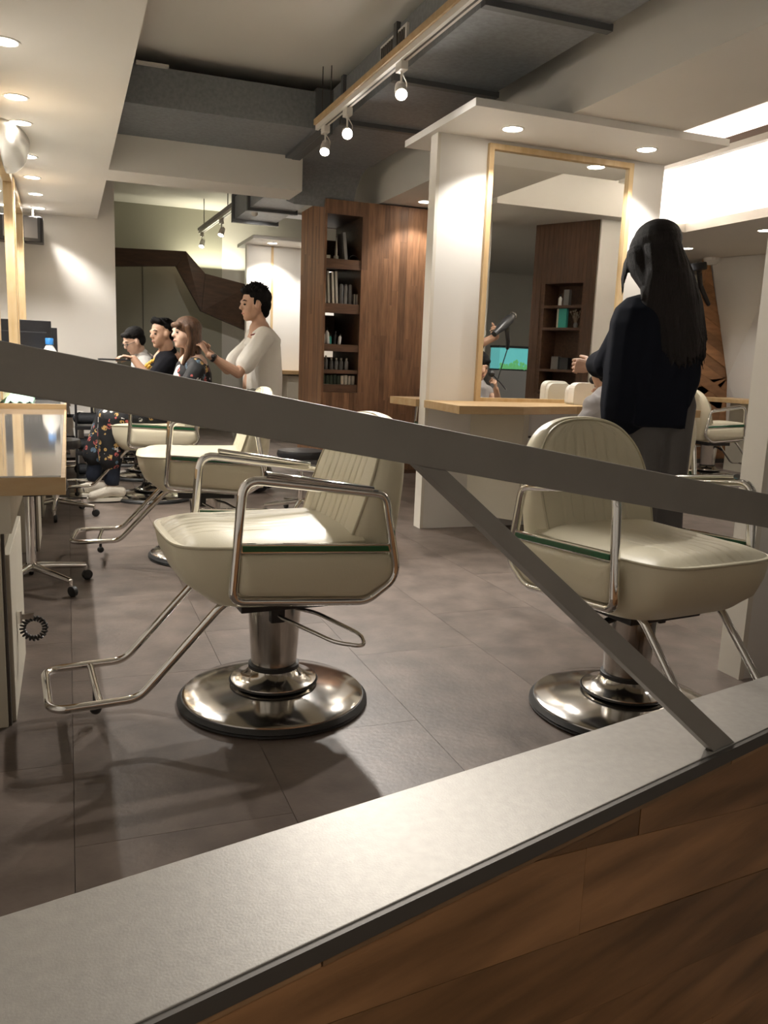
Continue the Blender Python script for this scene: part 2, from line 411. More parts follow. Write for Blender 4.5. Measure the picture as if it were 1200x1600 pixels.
# back room: folded dark wood band on the green-grey wall
band = struct(MB().box(0.54, 0.56, 12.55, 12.57, 2.2, 2.22).build('trim_wood_band', WOODD))
def facet(pts, off): MB().prism(pts, off).build('panel', WOODD, band)
facet([(0.56, 12.5, 2.27), (1.48, 12.5, 2.34), (1.62, 12.5, 2.55), (0.56, 12.5, 2.52)], (0, .12, 0))
facet([(1.483, 12.5, 2.34), (1.62, 12.5, 2.55), (1.885, 12.45, 2.257), (1.805, 12.3, 1.722)], (0, .12, 0))
facet([(1.888, 12.45, 2.257), (1.81, 12.3, 1.722), (2.55, 12.45, 1.46), (2.55, 12.5, 2.14)], (0, .12, 0))
struct(MB().box(1.05, 1.056, 12.885, 12.9, 0, 2.4).build('trim_wall_joint', STEELD))
area_light('back_cove_light', (2.05, 12.75, 2.32), (math.radians(200), 0, 0), 0.9, 0.05, 6, (1.0, 0.95, 0.72))

# ------------------------------------------------------------------ sill, rail, brace, parapet
odir = (OUT_B - OUT_A).normalized()
def outp(x, z, o=0.0):   # point on the parapet's outer plane at world x
    t = (x - OUT_A.x) / odir.x; p = OUT_A + odir * t
    return Vector((p.x + odir.y * o, p.y - odir.x * o, z))
sill = MB().prism([(IN_A.x, IN_A.y, ZL), (OUT_A.x, OUT_A.y, ZL), (OUT_B.x, OUT_B.y, ZL), (IN_B.x, IN_B.y, ZL)], (0, 0, -0.012)).build('sill', STEEL, bevel=0.0015)
props(sill, 'long brushed steel sill running diagonally along the bottom of the view', 'sill')
pe = MB(); a, b = outp(-0.6, ZL - 0.002), outp(2.88, ZL - 0.002)
n_out = Vector((odir.y, -odir.x, 0))
pe.prism([a, b, b - Vector((0, 0, .024)), a - Vector((0, 0, .024))], n_out * 0.009)
pe.build('sill_edge', STEELD, sill)
par = MB().prism([(IN_A.x, IN_A.y - .03, ZL - .013), (OUT_A.x, OUT_A.y + .025, ZL - .013), (OUT_B.x, OUT_B.y + .012, ZL - .013), (IN_B.x, IN_B.y - .01, ZL - .013)], (0, 0, -1.93)).build('wall_parapet', WOODP)
struct(par)
# trim strip under the steel edge then planks that fall away to the right with the rail
for k in range(4):
    x0 = -0.6 + k * 0.86; x1 = x0 + 0.857
    a, b = outp(x0, ZL - .0265), outp(x1, ZL - .0265)
    MB().prism([a, b, b - Vector((0, 0, .008)), a - Vector((0, 0, .008))], n_out * 0.0075).build('trim_strip', WOODL if k == 9 else mat('edge_batten', (0.30, 0.17, 0.08), 0.5, rnd=.3, nscale=8, namt=.4), par)
fallz = -0.196
def plane_clip(poly, zmax):
    out = []; g = lambda p: zmax - p[1]
    for i in range(len(poly)):
        p, q = poly[i], poly[(i + 1) % len(poly)]
        if g(p) >= 0: out.append(p)
        if g(p) * g(q) < 0:
            t = g(p) / (g(p) - g(q)); out.append((p[0] + (q[0] - p[0]) * t, p[1] + (q[1] - p[1]) * t))
    return out
random.seed(3)
for r in range(-5, 10):
    zc = 0.3835 - 0.150 * r; x = {-1: 0.73 - 1.3, 0: -0.9, 1: -0.7}.get(r, -0.75 + (r % 3) * 0.31)
    while x < 2.85:
        ln = random.choice((1.3, 1.3, 1.0)) if r != -1 else 1.3; x1 = min(x + ln, 2.88)
        top = lambda xx: zc + fallz * (xx - 0.0)
        poly = [(max(x, -0.6), top(x)), (x1 - .002, top(x1)), (x1 - .002, top(x1) - .1488), (max(x, -0.6), top(x) - .1488)]
        poly = plane_clip(poly, ZL - 0.036)
        if len(poly) >= 3 and x1 > -0.55 and max(p[1] for p in poly) > -1.45:
            d = random.uniform(.004, .0065)
            MB().prism([outp(px, pz, -.024) for px, pz in poly], n_out * (d + .024)).build('plank', WOODP, par)
        x = x1
# leaning flat rail and its brace
def bar(name, quad, th, label, cat):
    m = MB(); m.prism([outp(x, z, -0.002) for x, z in quad], -n_out * th)
    return props(m.build(name, STEELB, bevel=0.0015), label, cat)
s9 = 0.67
def sc(x, z): return (x * s9, 1.12 + (z - 1.12) * s9)
def ext(p, q, t): return (p[0] + (q[0] - p[0]) * t, p[1] + (q[1] - p[1]) * t)
r0t, r1t = sc(-0.074, 1.127), sc(1.708, 0.816); r0b, r1b = sc(-0.077, 1.067), sc(1.730, 0.723)
bar('handrail', [ext(r0t, r1t, -0.25), ext(r0t, r1t, 1.25), ext(r0b, r1b, 1.25), ext(r0b, r1b, -0.25)], 0.018, 'wide flat grey steel rail sloping across the whole view', 'railing')
bar('rail_brace', [sc(0.559, 0.946), sc(0.624, 0.9335), sc(1.700, 0.1205), sc(1.600, 0.1205)], 0.018, 'thin grey steel brace running from the rail down to the sill', 'brace')

# ------------------------------------------------------------------ ducts
d1 = empty('air_duct', (0, 0, 2.83), 0, 'galvanised air duct running under the ceiling with a grille in its side', 'duct')
def dpart(n, m, *b):
    o = MB().box(*b).build(n, m, d1); o.location = (0, 0, -2.83); return o
dpart('duct_body', DUCT, 1.93, 2.60, -0.9, 7.42, 2.83, 3.12)
for y in (2.1, 3.9, 5.1, 6.15): 
    dpart('duct_flange', DUCTD, 1.90, 2.62, y - .025, y + .025, 2.80, 2.835)
    dpart('duct_flange', DUCTD, 1.905, 1.932, y - .025, y + .025, 2.835, 3.13)
g = MB(); g.box(1.915, 1.93, 4.93, 5.38, 2.92, 3.08); 
go = g.build('vent_grille', WHITE, d1); go.location = (0, 0, -2.83)
gl = MB()
for k in range(12): gl.box(1.908, 1.916, 4.96 + k * .034, 4.98 + k * .034, 2.94, 3.06)
go2 = gl.build('grille_slots', STEELD, d1); go2.location = (0, 0, -2.83); go2['kind'] = 'stuff'
el = MB(); P = []
for k in range(8):                                   # elbow dropping beyond the beam
    u = k / 7; ang = u * PI * .42
    y = 7.42 + 0.42 * math.sin(ang); z = 2.83 - 0.42 * (1 - math.cos(ang))
    w = 0.02 * u
    t = Vector((0, math.cos(ang), -math.sin(ang))); nn = Vector((0, math.sin(ang), math.cos(ang)))
    c = Vector((0, y, z)); h = 0.29
    P.append([c + Vector((1.97 + w, 0, 0)), c + Vector((2.58 - w, 0, 0)), c + Vector((2.58 - w, 0, 0)) + nn * h, c + Vector((1.97 + w, 0, 0)) + nn * h])
el.loft(P); eo = el.build('duct_elbow', DUCT, d1); eo.location = (0, 0, -2.83)
d2 = empty('air_duct', (1, 6.9, 2.83), 0, 'galvanised cross duct lying along the white beam', 'duct')
def d2part(n, m, *b):
    o = MB().box(*b).build(n, m, d2); o.location = (-1, -6.9, -2.83); return o
d2part('duct_body', DUCT, 0.36, 1.86, 6.47, 7.40, 2.83, 3.09)
d2part('duct_flange', DUCTD, 1.80, 1.86, 6.44, 7.40, 2.805, 3.11); d2part('duct_flange', DUCTD, 1.86, 1.93, 6.44, 7.40, 2.80, 3.11)
d2part('ceiling_clip', LAMPW, 0.5, 0.72, 6.42, 6.47, 3.085, 3.10)
d3 = empty('air_duct', (2, 8.9, 2.6), 0, 'small galvanised duct hanging in the back room beyond the beam', 'duct')
def d3part(n, m, *b):
    o = MB().box(*b).build(n, m, d3); o.location = (-2, -8.9, -2.6); return o
d3part('duct_body', DUCT, 1.80, 2.27, 8.0, 9.9, 2.62, 2.86)
for y in (8.9, 9.75): d3part('duct_flange', DUCTD, 1.77, 2.30, y - .03, y + .03, 2.59, 2.89)

# ------------------------------------------------------------------ downlights
def downlight(x, y, z, label, watts, cone=115, group='recessed downlights', name='downlight', r=0.062):
    t = empty(name, (x, y, z), 0, label, 'ceiling light', group)
    MB().lathe([(r + .012, 0), (r + .012, -.004), (r, -.005), (r - .004, 0.0)], seg=24, caps=False).build('trim_ring', LAMPW, t, 40)
    MB().lathe([(r - .003, -.0025), (r - .003, -.0015)], seg=24).build('diffuser', LENS, t)
    if watts: spot_light('lamp_light', (x, y, z - .02), (x, y, 0), watts, cone, 0.5, 0.022, t)
    return t
ys = [4.67, 5.62, 6.22, 7.24, 8.08, 8.91, 9.76]
for i, y in enumerate(ys):
    downlight(-0.24, y, 2.55, 'round recessed downlight in the left soffit, %s from the near end' % ORD[i], DOWN_W, group='downlights in the left soffit')
for i, (x, y) in enumerate([(2.60, 4.83), (3.60, 4.83)]):
    downlight(x, y, 2.555, 'recessed downlight in the canopy, %s of the tall mirror' % ('above the left edge', 'above the right edge')[i], CANOPY_W, group='downlights in the mirror canopy')
downlight(3.17, 7.51, 2.60, 'recessed downlight in the beam just above the walnut cabinet', 12)
downlight(6.32, 6.54, 2.50, 'recessed downlight in the right soffit in front of the folded white wall', 22)
downlight(6.56, 7.91, 2.50, 'recessed downlight in the far right soffit near the black bracket arm', 16)
for x, y, z, w, l in ((7.2, 4.6, 2.5, 24, 'added for fill beside the right cove'), (6.6, 1.9, 2.55, 22, 'added for fill over the right front of the room'), (4.05, 1.9, 2.55, 22, 'before the walnut niche wall, seen in the mirror'),  # unseen room lamps added as fill, except the mirrored one by the niche wall
                      (5.7, 1.2, 2.55, 20, 'added for fill over the aquarium'), (0.75, -0.75, 3.199, 30, 'added for fill over the stairs behind the viewer'), (2.1, -0.75, 3.199, 30, 'over the stairs behind the viewer, right one, added for fill')):  # stair lamps are added out of view to light the rail and planks
    downlight(x, y, z, 'recessed downlight ' + l, w, cone=84 if y < 0 else 105)

# ------------------------------------------------------------------ track lights
def track(x0, y0, x1, y1, z, label, wood=True):
    t = empty('light_track', ((x0 + x1) / 2, (y0 + y1) / 2, z), 0, label, 'light track')
    a = Vector((x0, y0, 0)) - Vector(((x0 + x1) / 2, (y0 + y1) / 2, 0)); b = -a; d = (b - a).normalized(); n = Vector((d.y, -d.x, 0))
    def bx(nm, m, u, w, z0, z1):
        o = MB().prism([a + n * u + Vector((0, 0, z0)), b + n * u + Vector((0, 0, z0)), b + n * w + Vector((0, 0, z0)), a + n * w + Vector((0, 0, z0))], (0, 0, z1 - z0)).build(nm, m, t)
    bx('mounting_board', WOODL if wood else WALLD, -.045, .03, 0.012, 0.05)
    bx('track_rail', LAMPW, -.03, .022, -.022, 0.012)
    bx('track_slot', STEELD, -.008, .004, -.024, -.020)
    return t
track(1.87, 0.3, 1.80, 6.35, 2.81, 'pale wood backed light track under the main duct')
track(1.90, 8.6, 1.80, 12.3, 2.80, 'grey light track hanging in the back room', False)
for i, (x, y) in enumerate([(1.79, 6.25), (1.84, 6.2)]):
    MB_ = MB().tube([(x, y, 2.86), (x, y, 3.2)], .004, 6)
    props(MB_.build('hanger_rod', STEELD), 'thin rod holding the near end board of the light track, %s' % ('left one' if i == 0 else 'right one'), 'rod', 'track hanger rods')
for i, (x, y, z0, z1) in enumerate([(1.80, 12.0, 2.85, 3.2), (1.84, 10.4, 2.85, 3.2), (1.88, 9.7, 2.85, 3.2)]):
    props(MB().tube([(x, y, z0), (x, y, z1)], .006, 6).build('hanger_rod', STEELD), 'thin rod holding the back room track, %s from the back' % ORD[i], 'rod', 'back room hanger rods')
def spotlight(x, y, z, aim, label, watts, lens=LENS, cone=75, group='track spotlights', s=1.0):
    t = empty('track_spotlight', (x, y, z), 0, label, 'spotlight', group)
    MB().box(-.022 * s, .022 * s, -.045 * s, .045 * s, -.05 * s, -.0).build('adapter', LAMPW, t, bevel=.004)
    MB().tube([(0, 0, -.05 * s), (0, 0, -.12 * s)], .007 * s, 8).build('stem', LAMPW, t, 60)
    d = (Vector(aim) - Vector((x, y, z - .16 * s))).normalized(); c = Vector((0, 0, -.155 * s))
    MB().lathe([(.012 * s, -.075 * s), (.028 * s, -.068 * s), (.034 * s, -.03 * s), (.037 * s, .035 * s), (.031 * s, .037 * s), (.030 * s, .028 * s)], c, d, 20).build('lamp_head', LAMPW, t, 35)
    MB().lathe([(.031 * s, .026 * s), (.033 * s, .037 * s), (.018 * s, .043 * s)], c, d, 20).build('lens', lens, t, 60)
    MB().tube(fillet3([(0.01, 0.02, -.05 * s), (.05 * s, .04 * s, -.09 * s), (.05 * s, .04 * s, -.12 * s), c - d * .06 * s], .03), .0035, 6).build('cable', LAMPW, t, 60)
    if watts:
        p = Vector((x, y, z)) + c + d * .055 * s
        spot_light('lamp_light', p, Vector(aim), watts, cone, 0.45, 0.03, t)
    return t
spotlight(1.82, 4.74, 2.79, (1.2, 2.2, 0.3), 'white track spotlight nearest the view, aimed down at the front chairs', TRACK_W, cone=85, s=1.0)
spotlight(1.82, 5.73, 2.79, (0.9, 1.9, 1.0), 'glaring track spotlight in the middle, pointing at the viewer', TRACK_W, lens=LENSB, cone=85)
spotlight(1.81, 6.22, 2.79, (1.0, 4.2, 0.2), 'white track spotlight at the far end of the wooden track', TRACK_W * .7)
spotlight(1.84, 3.1, 2.79, (0.30, 1.05, 0.45), 'white track spotlight added above the top of the view to brighten the sill', TRACK_W * 0.7, cone=60)  # unseen extra head, put in to make part of the sill brighter
spotlight(1.89, 9.1, 2.78, (2.4, 11.0, 1.3), 'back room track spotlight nearest the beam', 20, group='back room spotlights')
spotlight(1.85, 10.9, 2.78, (1.2, 10.2, 0.9), 'back room track spotlight in the middle', 16, group='back room spotlights')
spotlight(1.80, 12.2, 2.78, (1.2, 11.0, 0.4), 'back room track spotlight at the far end', 9, group='back room spotlights')
# suspended channel at the cove
ch = empty('hanging_channel', (4.84, 4.5, 2.85), 0, 'long brown and white channel suspended before the bright cove', 'light channel')
MB().box(-.03, .03, -1.1, 2.45, .02, .07).build('channel_back', mat('channel_brown', (.20, .14, .11), .6), ch)
MB().box(-.03, .03, -1.1, 2.45, -.03, .018).build('channel_face', LAMPW, ch)
for i, (x, y) in enumerate([(3.35, 4.75), (3.75, 4.75)]):
    props(MB().tube([(x, y, 2.6), (x, y, 2.62 if x < 3.6 else 3.3)], .006, 6).build('hanger_rod', STEELD), 'thin rod above the mirror canopy, %s one' % ('left', 'right')[i], 'rod', 'canopy hanger rods')

# ------------------------------------------------------------------ styling station (double sided mirror panel)
def station(x0, y0, label, lights=False, full=True, x1=None, shelf=True):
    """x0,y0: near left corner of the panel"""
    x1 = x1 or 1.75
    t = empty('styling_station', (x0, y0, 0), 0, label, 'mirror station')
    MB().box(0, x1, 0, .10, 0, 2.556).build('panel', WHITE, t)
    MB().box(-.003, .02, -.004, .104, 0, 2.55).build('panel_edge', mat('edge_band', (.72, .68, .60), .5), t)
    MB().box(-.04, x1 + .02, -.60, .47, 2.556, 2.60).build('canopy', WHITE, t, bevel=.002)
    if shelf:
        MB().prism([(-.012, 0, .826), (-.055, -.63, .826), (.40, -.60, .826), (.9, -.43, .826), (1.6, -.62, .826), (x1, -.62, .826), (x1, 0, .826)], (0, 0, .05)).build('shelf', WOODL, t, bevel=.002)
        MB().prism([(-.03, .10, .826), (-.075, .47, .826), (.4, .50, .826), (x1, .5, .826), (x1, .10, .826)], (0, 0, .05)).build('shelf', WOODL, t, bevel=.002)
        MB().prism([(.34, 0, .10), (.56, -.34, .10), (.60, -.34, .10), (.60, 0, .10)], (0, 0, .72)).build('cabinet', CREAMP, t, bevel=.002)
        dr = MB().box(.60, x1 - .2, -.30, 0, .60, .82).build('drawer', WHITE, t, bevel=.002)
        MB().box(.60, .66, -.315, -.30, .655, .668).build('drawer_handle', STEELD, dr)
    if full:
        m0, m1, z0, z1 = .355, 1.475, .876, 2.53; w = .035
        fr = MB()
        fr.box(m0, m0 + w, -.03, 0, z0, z1); fr.box(m1 - w, m1, -.03, 0, z0, z1); fr.box(m0 + w, m1 - w, -.03, 0, z1 - w, z1); fr.box(m0 + w, m1 - w, -.03, 0, z0, z0 + w * .7)
        fr.build('mirror_frame', WOODP2, t)
        MB().box(m0 + w * .6, m1 - w * .6, -.006, -.001, z0 + .01, z1 - .01).build('mirror', MIRROR, t)
    return t
station(2.23, 5.12, 'white mirror station with oak framed mirror behind the standing stylist')
station(2.315, 2.27, 'near white station panel cut off by the right edge of the view', full=False, shelf=False)
st3 = station(2.235, 11.2, 'far white mirror station in the back room', full=False, shelf=False)
MB().box(.32, .35, -.02, 0, .8, 2.55).build('mirror_frame', WOODP2, st3)
MB().box(.0, 1.6, -.4, 0, .90, .95).build('shelf', WOODL, st3)
MB().box(.5, 1.5, -.3, 0, .1, .88).build('cabinet', CREAMP, st3)
downlight(2.50, 10.9, 2.555, 'recessed downlight in the canopy of the far back room station', 26, group='far canopy downlights')
downlight(3.4, 10.9, 2.555, 'recessed downlight over the back room station, hidden by the walnut cabinet', 22, group='far canopy downlights')

# ------------------------------------------------------------------ walnut display cabinet
cab = empty('display_cabinet', (2.29, 7.78, 0), 0, 'tall walnut strip display cabinet with open product shelves', 'cabinet')
CX, CD, CH = 1.45, 0.85, 2.585
nx0_, nx1_, nz0, nz1 = -.0 + .012, .362, .805, 2.455
body = MB()
body.box(0, .012, .006, CD, .0, CH); body.box(nx1_, CX, .006, CD, 0, CH)
body.box(.012, nx1_, .006, CD, 0, nz0); body.box(.012, nx1_, .006, CD, nz1, CH)
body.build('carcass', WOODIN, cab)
bk = MB(); ox0, ox1 = .20, .395   # back panel with see-through openings
opens = [(2.41, 2.455), (1.975, 2.01), (1.575, 1.592), (1.15, 1.205)]
zz = nz0
for a, b in [(1.14, 1.21), (1.572, 1.60), (1.968, 2.02), (2.33, 2.45)]:
    bk.box(.012, nx1_, CD - .02, CD, zz, a); bk.box(ox1 - .001, nx1_, CD - .02, CD, a, b) if ox1 < nx1_ else None
    bk.box(.012, ox0, CD - .02, CD, a, b); zz = b
bk.box(.012, nx1_, CD - .02, CD, zz, nz1)
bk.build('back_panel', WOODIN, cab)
shelves = [(1.965, 2.055), (1.555, 1.645), (1.195, 1.262), (.985, 1.02), (.806, .88)]
for z0, z1 in shelves: MB().box(.013, nx1_ - .001, .01, .03, z0, z1).box(.013, nx1_ - .001, .03, CD - .03, z1 - .016, z1).build('shelf', mat('walnut_shelf', (.16, .08, .042), .5, nscale=7, namt=.4, stretch=(1, 6, 6)), cab)
random.seed(11)
def strips(u0, u1, z0, z1, w, face):
    u = u0
    while u < u1 - .01:
        uu = min(u + w * random.uniform(.75, 1.25), u1)
        if u1 - uu < w * .4: uu = u1
        z = z0
        first = random.uniform(.35, 1.1)
        while z < z1 - .01:
            ze = min(z + first, z1); first = random.uniform(.7, 1.2)
            if z1 - ze < .2: ze = z1
            if face == 'f': MB().box(u + .0005, uu - .0005, -.002, .006, z + .0005, ze - .0005).build('strip', WOOD, cab)
            else: MB().box(-.008, .0, u + .0005, uu - .0005, z + .0005, ze - .0005).build('strip', WOOD, cab)
            z = ze
        u = uu
strips(nx1_ + .001, CX, 0.04, CH, .062, 'f')
strips(-.008, nx1_, 0.04, nz0 - .001, .062, 'f')
MB().box(-.008, nx1_, -.002, .006, nz1 + .001, CH).build('strip', WOOD, cab)
MB().box(-.008, .014, -.002, .006, nz0, nz1).build('strip', WOOD, cab)
strips(.006, CD, 0.17, CH, .058, 's')
MB().box(-.004, .0, .1, CD - .0, .02, .17).build('plinth', BLACKP, cab)

# products
def bottle(x, y, z, r, h, m, label, neck=True, tilt=0, capm=None, group='products on the cabinet shelves', name='bottle'):
    t = empty(name, (x, y, z), 0, label, 'bottle' if name == 'bottle' else 'tube', group); t.rotation_euler = (0, tilt, random.uniform(0, 3))
    if neck:
        MB().lathe([(r * .92, 0), (r, .004), (r, h * .68), (r * .45, h * .80), (r * .42, h * .84)], seg=16).build('body', m, t, 50)
        MB().lathe([(r * .5, h * .84), (r * .5, h), (r * .4, h * 1.01)], seg=12).build('cap', capm or BLACKP, t, 50)
    else:
        MB().loft([[(r * math.cos(a) * f, r * .5 * math.sin(a) * g, zz_) for a in [k * PI / 6 for k in range(12)]] for zz_, f, g in ((.03, .9, .9), (h * .4, 1, .9), (h * .8, 1.05, .5), (h, 1.1, .15))]).build('body', m, t, 50)
        MB().lathe([(r * .9, 0), (r * .85, .035)], seg=12).build('cap', capm or m, t, 50)
    return t
def pbox(name, x0, x1, y0, y1, z0, z1, m, label, group=None, tilt=0, cat='box'):
    c = Vector(((x0 + x1) / 2, (y0 + y1) / 2, z0)); o = MB().box(x0 - c.x, x1 - c.x, y0 - c.y, y1 - c.y, 0, z1 - z0).build(name, m, None, bevel=.0015)
    o.location = c; o.rotation_euler = (0, tilt, 0); return props(o, label, cat, group)
bx = 2.29
yb = 7.78 + .09
GP = 'products on the cabinet shelves'
# top shelf (2.055)
bottle(bx + .135, yb, 2.056, .028, .20, CREAMBOX, 'slim pale tube standing left on the top cabinet shelf', False, group=GP, name='product_tube')
pbox('book', bx + .215, bx + .245, yb - .03, yb + .14, 2.060, 2.31, GREYBOT, 'grey slim box leaning on the top cabinet shelf', GP, tilt=-.12)
pbox('product_box', bx + .01, bx + .07, yb - .03, yb + .03, 2.056, 2.09, CREAMBOX, 'small flat box at the left end of the top cabinet shelf', GP)
r_ = MB().tube([(bx + .31 + .045 * math.cos(a), yb, 2.062 + .045 * max(0, math.sin(a))) for a in [k * PI / 8 for k in range(9)]], .005, 6).build('cable_loop', BLACKP, smooth=60)
props(r_, 'dark loop of cord lying at the right of the top cabinet shelf', 'cord')
# second shelf (1.645)
for i, (dx, h, wdt) in enumerate([(.02, .14, .018), (.055, .30, .022), (.10, .29, .020), (.135, .30, .022)]):
    pbox('product_box', bx + dx, bx + dx + wdt, yb - .04, yb + .06, 1.648, 1.646 + h, CREAMBOX, 'tall thin pale carton on the second cabinet shelf, %s from the left' % ORD[i], GP, tilt=-.06)
for i, dx in enumerate([.195, .24, .285]):
    o = MB().loft([[(.021 * math.cos(a), .03 * math.sin(a), z) for a in [k * PI / 6 for k in range(12)]] for z in (0, .16)] + [[(.018 * math.cos(a), .027 * math.sin(a), .18) for a in [k * PI / 6 for k in range(12)]], [(.008 * math.cos(a), .012 * math.sin(a), .19) for a in [k * PI / 6 for k in range(12)]]]).build('bottle', GREYBOT, smooth=40)
    o.location = (bx + dx, yb, 1.646); props(o, 'rounded grey bottle on the second cabinet shelf, %s of three' % ORD[i], 'bottle', GP)
for i, dx in enumerate([.32, .345]):
    pbox('product_box', bx + dx, bx + dx + .015, yb - .02, yb + .05, 1.646, 1.646 + .10, CREAMBOX, 'small carton at the right end of the second cabinet shelf, %s one' % ('left', 'right')[i], GP)
# third shelf (1.262)
for i, (dx, r, h, m, tl_) in enumerate([(.03, .020, .12, CREAMBOX, 0), (.075, .019, .15, BOTTLEW, -.1), (.10, .012, .09, TEAL, 0), (.14, .015, .12, BLACKP, .1), (.19, .016, .10, BOTTLEW, -.2)]):
    bottle(bx + dx, yb, 1.266, r, h, m, 'small product bottle on the third cabinet shelf, %s from the left' % ORD[i], True, tl_, group=GP)
# fourth (1.02)
for i, dx in enumerate([.06, .115, .165, .215, .27]):
    bottle(bx + dx, yb, 1.022, .020, .11 if i else .13, GREYBOT, 'dark bottle on the fourth cabinet shelf, %s from the left' % ORD[i], True, 0, capm=CREAMBOX, group=GP)
# fifth (.88)
for i in range(9):
    m = GREENBOX if i < 5 else CREAMBOX
    pbox('product_box', bx + .02 + i * .037, bx + .05 + i * .037, yb - .04, yb + .02, .881, .881 + (.085 if i % 3 else .09), m, '%s carton on the lowest cabinet shelf, %s from the left' % ('dark green' if i < 5 else 'cream', ORD[i]), GP)

# ------------------------------------------------------------------ left counters, frames
def counter(y0, y1, top, label, glass=True, cabinets=()):
    t = empty('counter', (-0.22, y0, 0), 0, label, 'counter'); X0, X1 = -.215, .205; L = y1 - y0
    MB().box(X0, X1, 0, L, top - .055, top - .004).build('worktop', WOODL, t, bevel=.002)
    if glass: MB().box(X0 + .0, X1 - .012, .006, L - .01, top - .004, top + .001).build('glass_top', GLASST, t)
    MB().box(X0, X1, L - .025, L, top + .001, top + .032).build('end_lip', WOODL, t)
    MB().box(X0, .055, .03, L - .03, top - .17, top - .056).build('apron', CREAMP, t)
    for a, b in cabinets:
        c = MB().box(X0, .025, a, b, 0, top - .171).build('cabinet', CREAMP, t, bevel=.002)
        MB().box(.0255, .045, a + .04, b, .0, top - .24).build('cabinet_door', CREAMP, c, bevel=.002)
        MB().box(.026, .034, a + .012, a + .03, .0, top - .172).build('cabinet_edge', STEELD, c)
    return t
counter(2.53, 5.37, .76, 'nearest glass topped oak counter along the left wall', True, [(.025, .68), (2.35, 2.80)])
counter(5.38, 7.6, .76, 'middle glass topped oak counter on the left, holding cloth and comb tray', True, [(.5, 1.0)])
counter(7.61, 10.1, .76, 'far oak counter on the left with monitor and bottle', True, [(.5, 1.0)])
# wall mirrors with birch frames
for i, (a, b) in enumerate([(5.75, 7.85), (8.05, 9.55), (3.4, 5.6)]):
    t = empty('wall_mirror', (-.44, a, .79), 0, 'tall birch framed wall mirror on the left wall, %s' % ('nearer of the two in view', 'farther of the two in view', 'out of view')[i], 'mirror', 'left wall mirrors')
    L = b - a; H = 1.74; w = .09
    fr = MB(); fr.box(0, .055, 0, w, 0, H); fr.box(0, .055, L - w, L, 0, H); fr.box(0, .055, w, L - w, 0, .05); fr.box(0, .055, w, L - w, H - w, H)
    fr.build('frame', WOODP2, t, bevel=.002)
    MB().box(.001, .02, w, L - w, .05, H - w).build('mirror', MIRROR, t)
# curved white light shield under the left soffit
sh = MB(); R_ = []
for k in range(9):
    a = k / 8 * PI / 2
    R_.append([(-.38 + .17 * math.sin(b) * math.cos(a * .98), 6.75 + .60 * math.cos(b) * max(.02, math.cos(a * .98)), 2.55 - .20 * math.sin(a)) for b in [j * PI / 16 for j in range(17)]])
sh.loft(R_, caps=False, closed=False)
so = sh.build('light_shield', SHADE, smooth=60); props(so, 'curved white bowl shaped light shield at the left ceiling edge', 'lamp shade')
so.modifiers.new('t', 'SOLIDIFY').thickness = .008

# things on the left counters
mon = empty('monitor', (-.27, 8.25, .761), .25, 'black flat monitor seen from behind on the far left counter', 'monitor')
MB().box(-.155, .145, 0, .04, .06, .60).build('case', BLACKP, mon, bevel=.006)
MB().box(-.16, .10, -.035, 0, .12, .50).build('back_bulge', BLACKP, mon, bevel=.01)
MB().box(-.03, .03, 0, .03, .015, .12).build('stand_neck', BLACKP, mon); MB().lathe([(.10, .0), (.10, .012), (.03, .02)], (0, .02, 0), seg=20).build('stand_base', BLACKP, mon, 40)
tx = bpy.data.curves.new('t', 'FONT'); tx.body = 'acer'; tx.size = .085; tx.extrude = .001; tx.align_x = 'CENTER'
to = bpy.data.objects.new('t', tx); COL.objects.link(to)
tm = bpy.data.meshes.new_from_object(to.evaluated_get(bpy.context.evaluated_depsgraph_get())); bpy.data.objects.remove(to)
tm.materials.clear(); lt = link('logo_lettering', tm, mat('grey_print', (.12, .12, .12), .4), mon); lt.location = (-.04, -.0362, .27); lt.rotation_euler = (PI / 2, 0, 0)
pbox('monitor_screen', -.17, -.085, 8.62, 8.65, .761, 1.31, BLACKP, 'second black screen edge standing behind the monitor', cat='monitor')
bt = empty('water_bottle', (-.145, 8.0, .761), 0, 'large clear water bottle with a blue cap on the left counter', 'bottle')
MB().lathe([(.075, 0), (.08, .01), (.08, .27), (.07, .31), (.028, .385), (.024, .39)], seg=24).build('body', BOTTLEW, bt, 50)
MB().lathe([(.034, .39), (.034, .44), (.030, .445)], seg=20).build('cap', BLUE, bt, 50)
cl = MB(); R_ = []
for i in range(13):
    R_.append([(-.42 + .20 * i / 12, 5.9 + 1.0 * j / 12, .768 + .05 * math.sin(i * .26) * math.sin(j * .26) + .012 * math.sin(i * 1.9) * math.cos(j * 1.3)) for j in range(13)])
cl.loft(R_, caps=False, closed=False); co = cl.build('towel', MINT, smooth=60); props(co, 'crumpled mint green cloth on the left counter', 'towel')
co.modifiers.new('t', 'SOLIDIFY').thickness = .006
tr = empty('tool_tray', (-.15, 6.6, .762), 0, 'dark tray of combs and clips on the left counter behind the mint cloth', 'tray')
MB().box(-.07, .09, -.25, .25, 0, .03).build('tray', BLACKP, tr, bevel=.004)
for k in range(4): MB().obox((-.04 + .035 * k, 0, .04), (.008, 0, 0), (.01 * (k - 1), .16, .01), (0, 0, .005)).build('comb', BLACKP if k % 2 else CREAMBOX, tr)
kt = empty('key_holder', (-.172, 2.79, .27), 0, 'black coiled hair tie hanging from a small key in the cabinet', 'hair tie')
MB().box(-.002, .012, -.012, .012, -.02, .02).build('lock', CHROME, kt)
MB().obox((.028, .03, -.01), (.018, 0, 0), (0, .004, 0), (0, 0, .009)).build('key', CHROMEB, kt)
ring = []
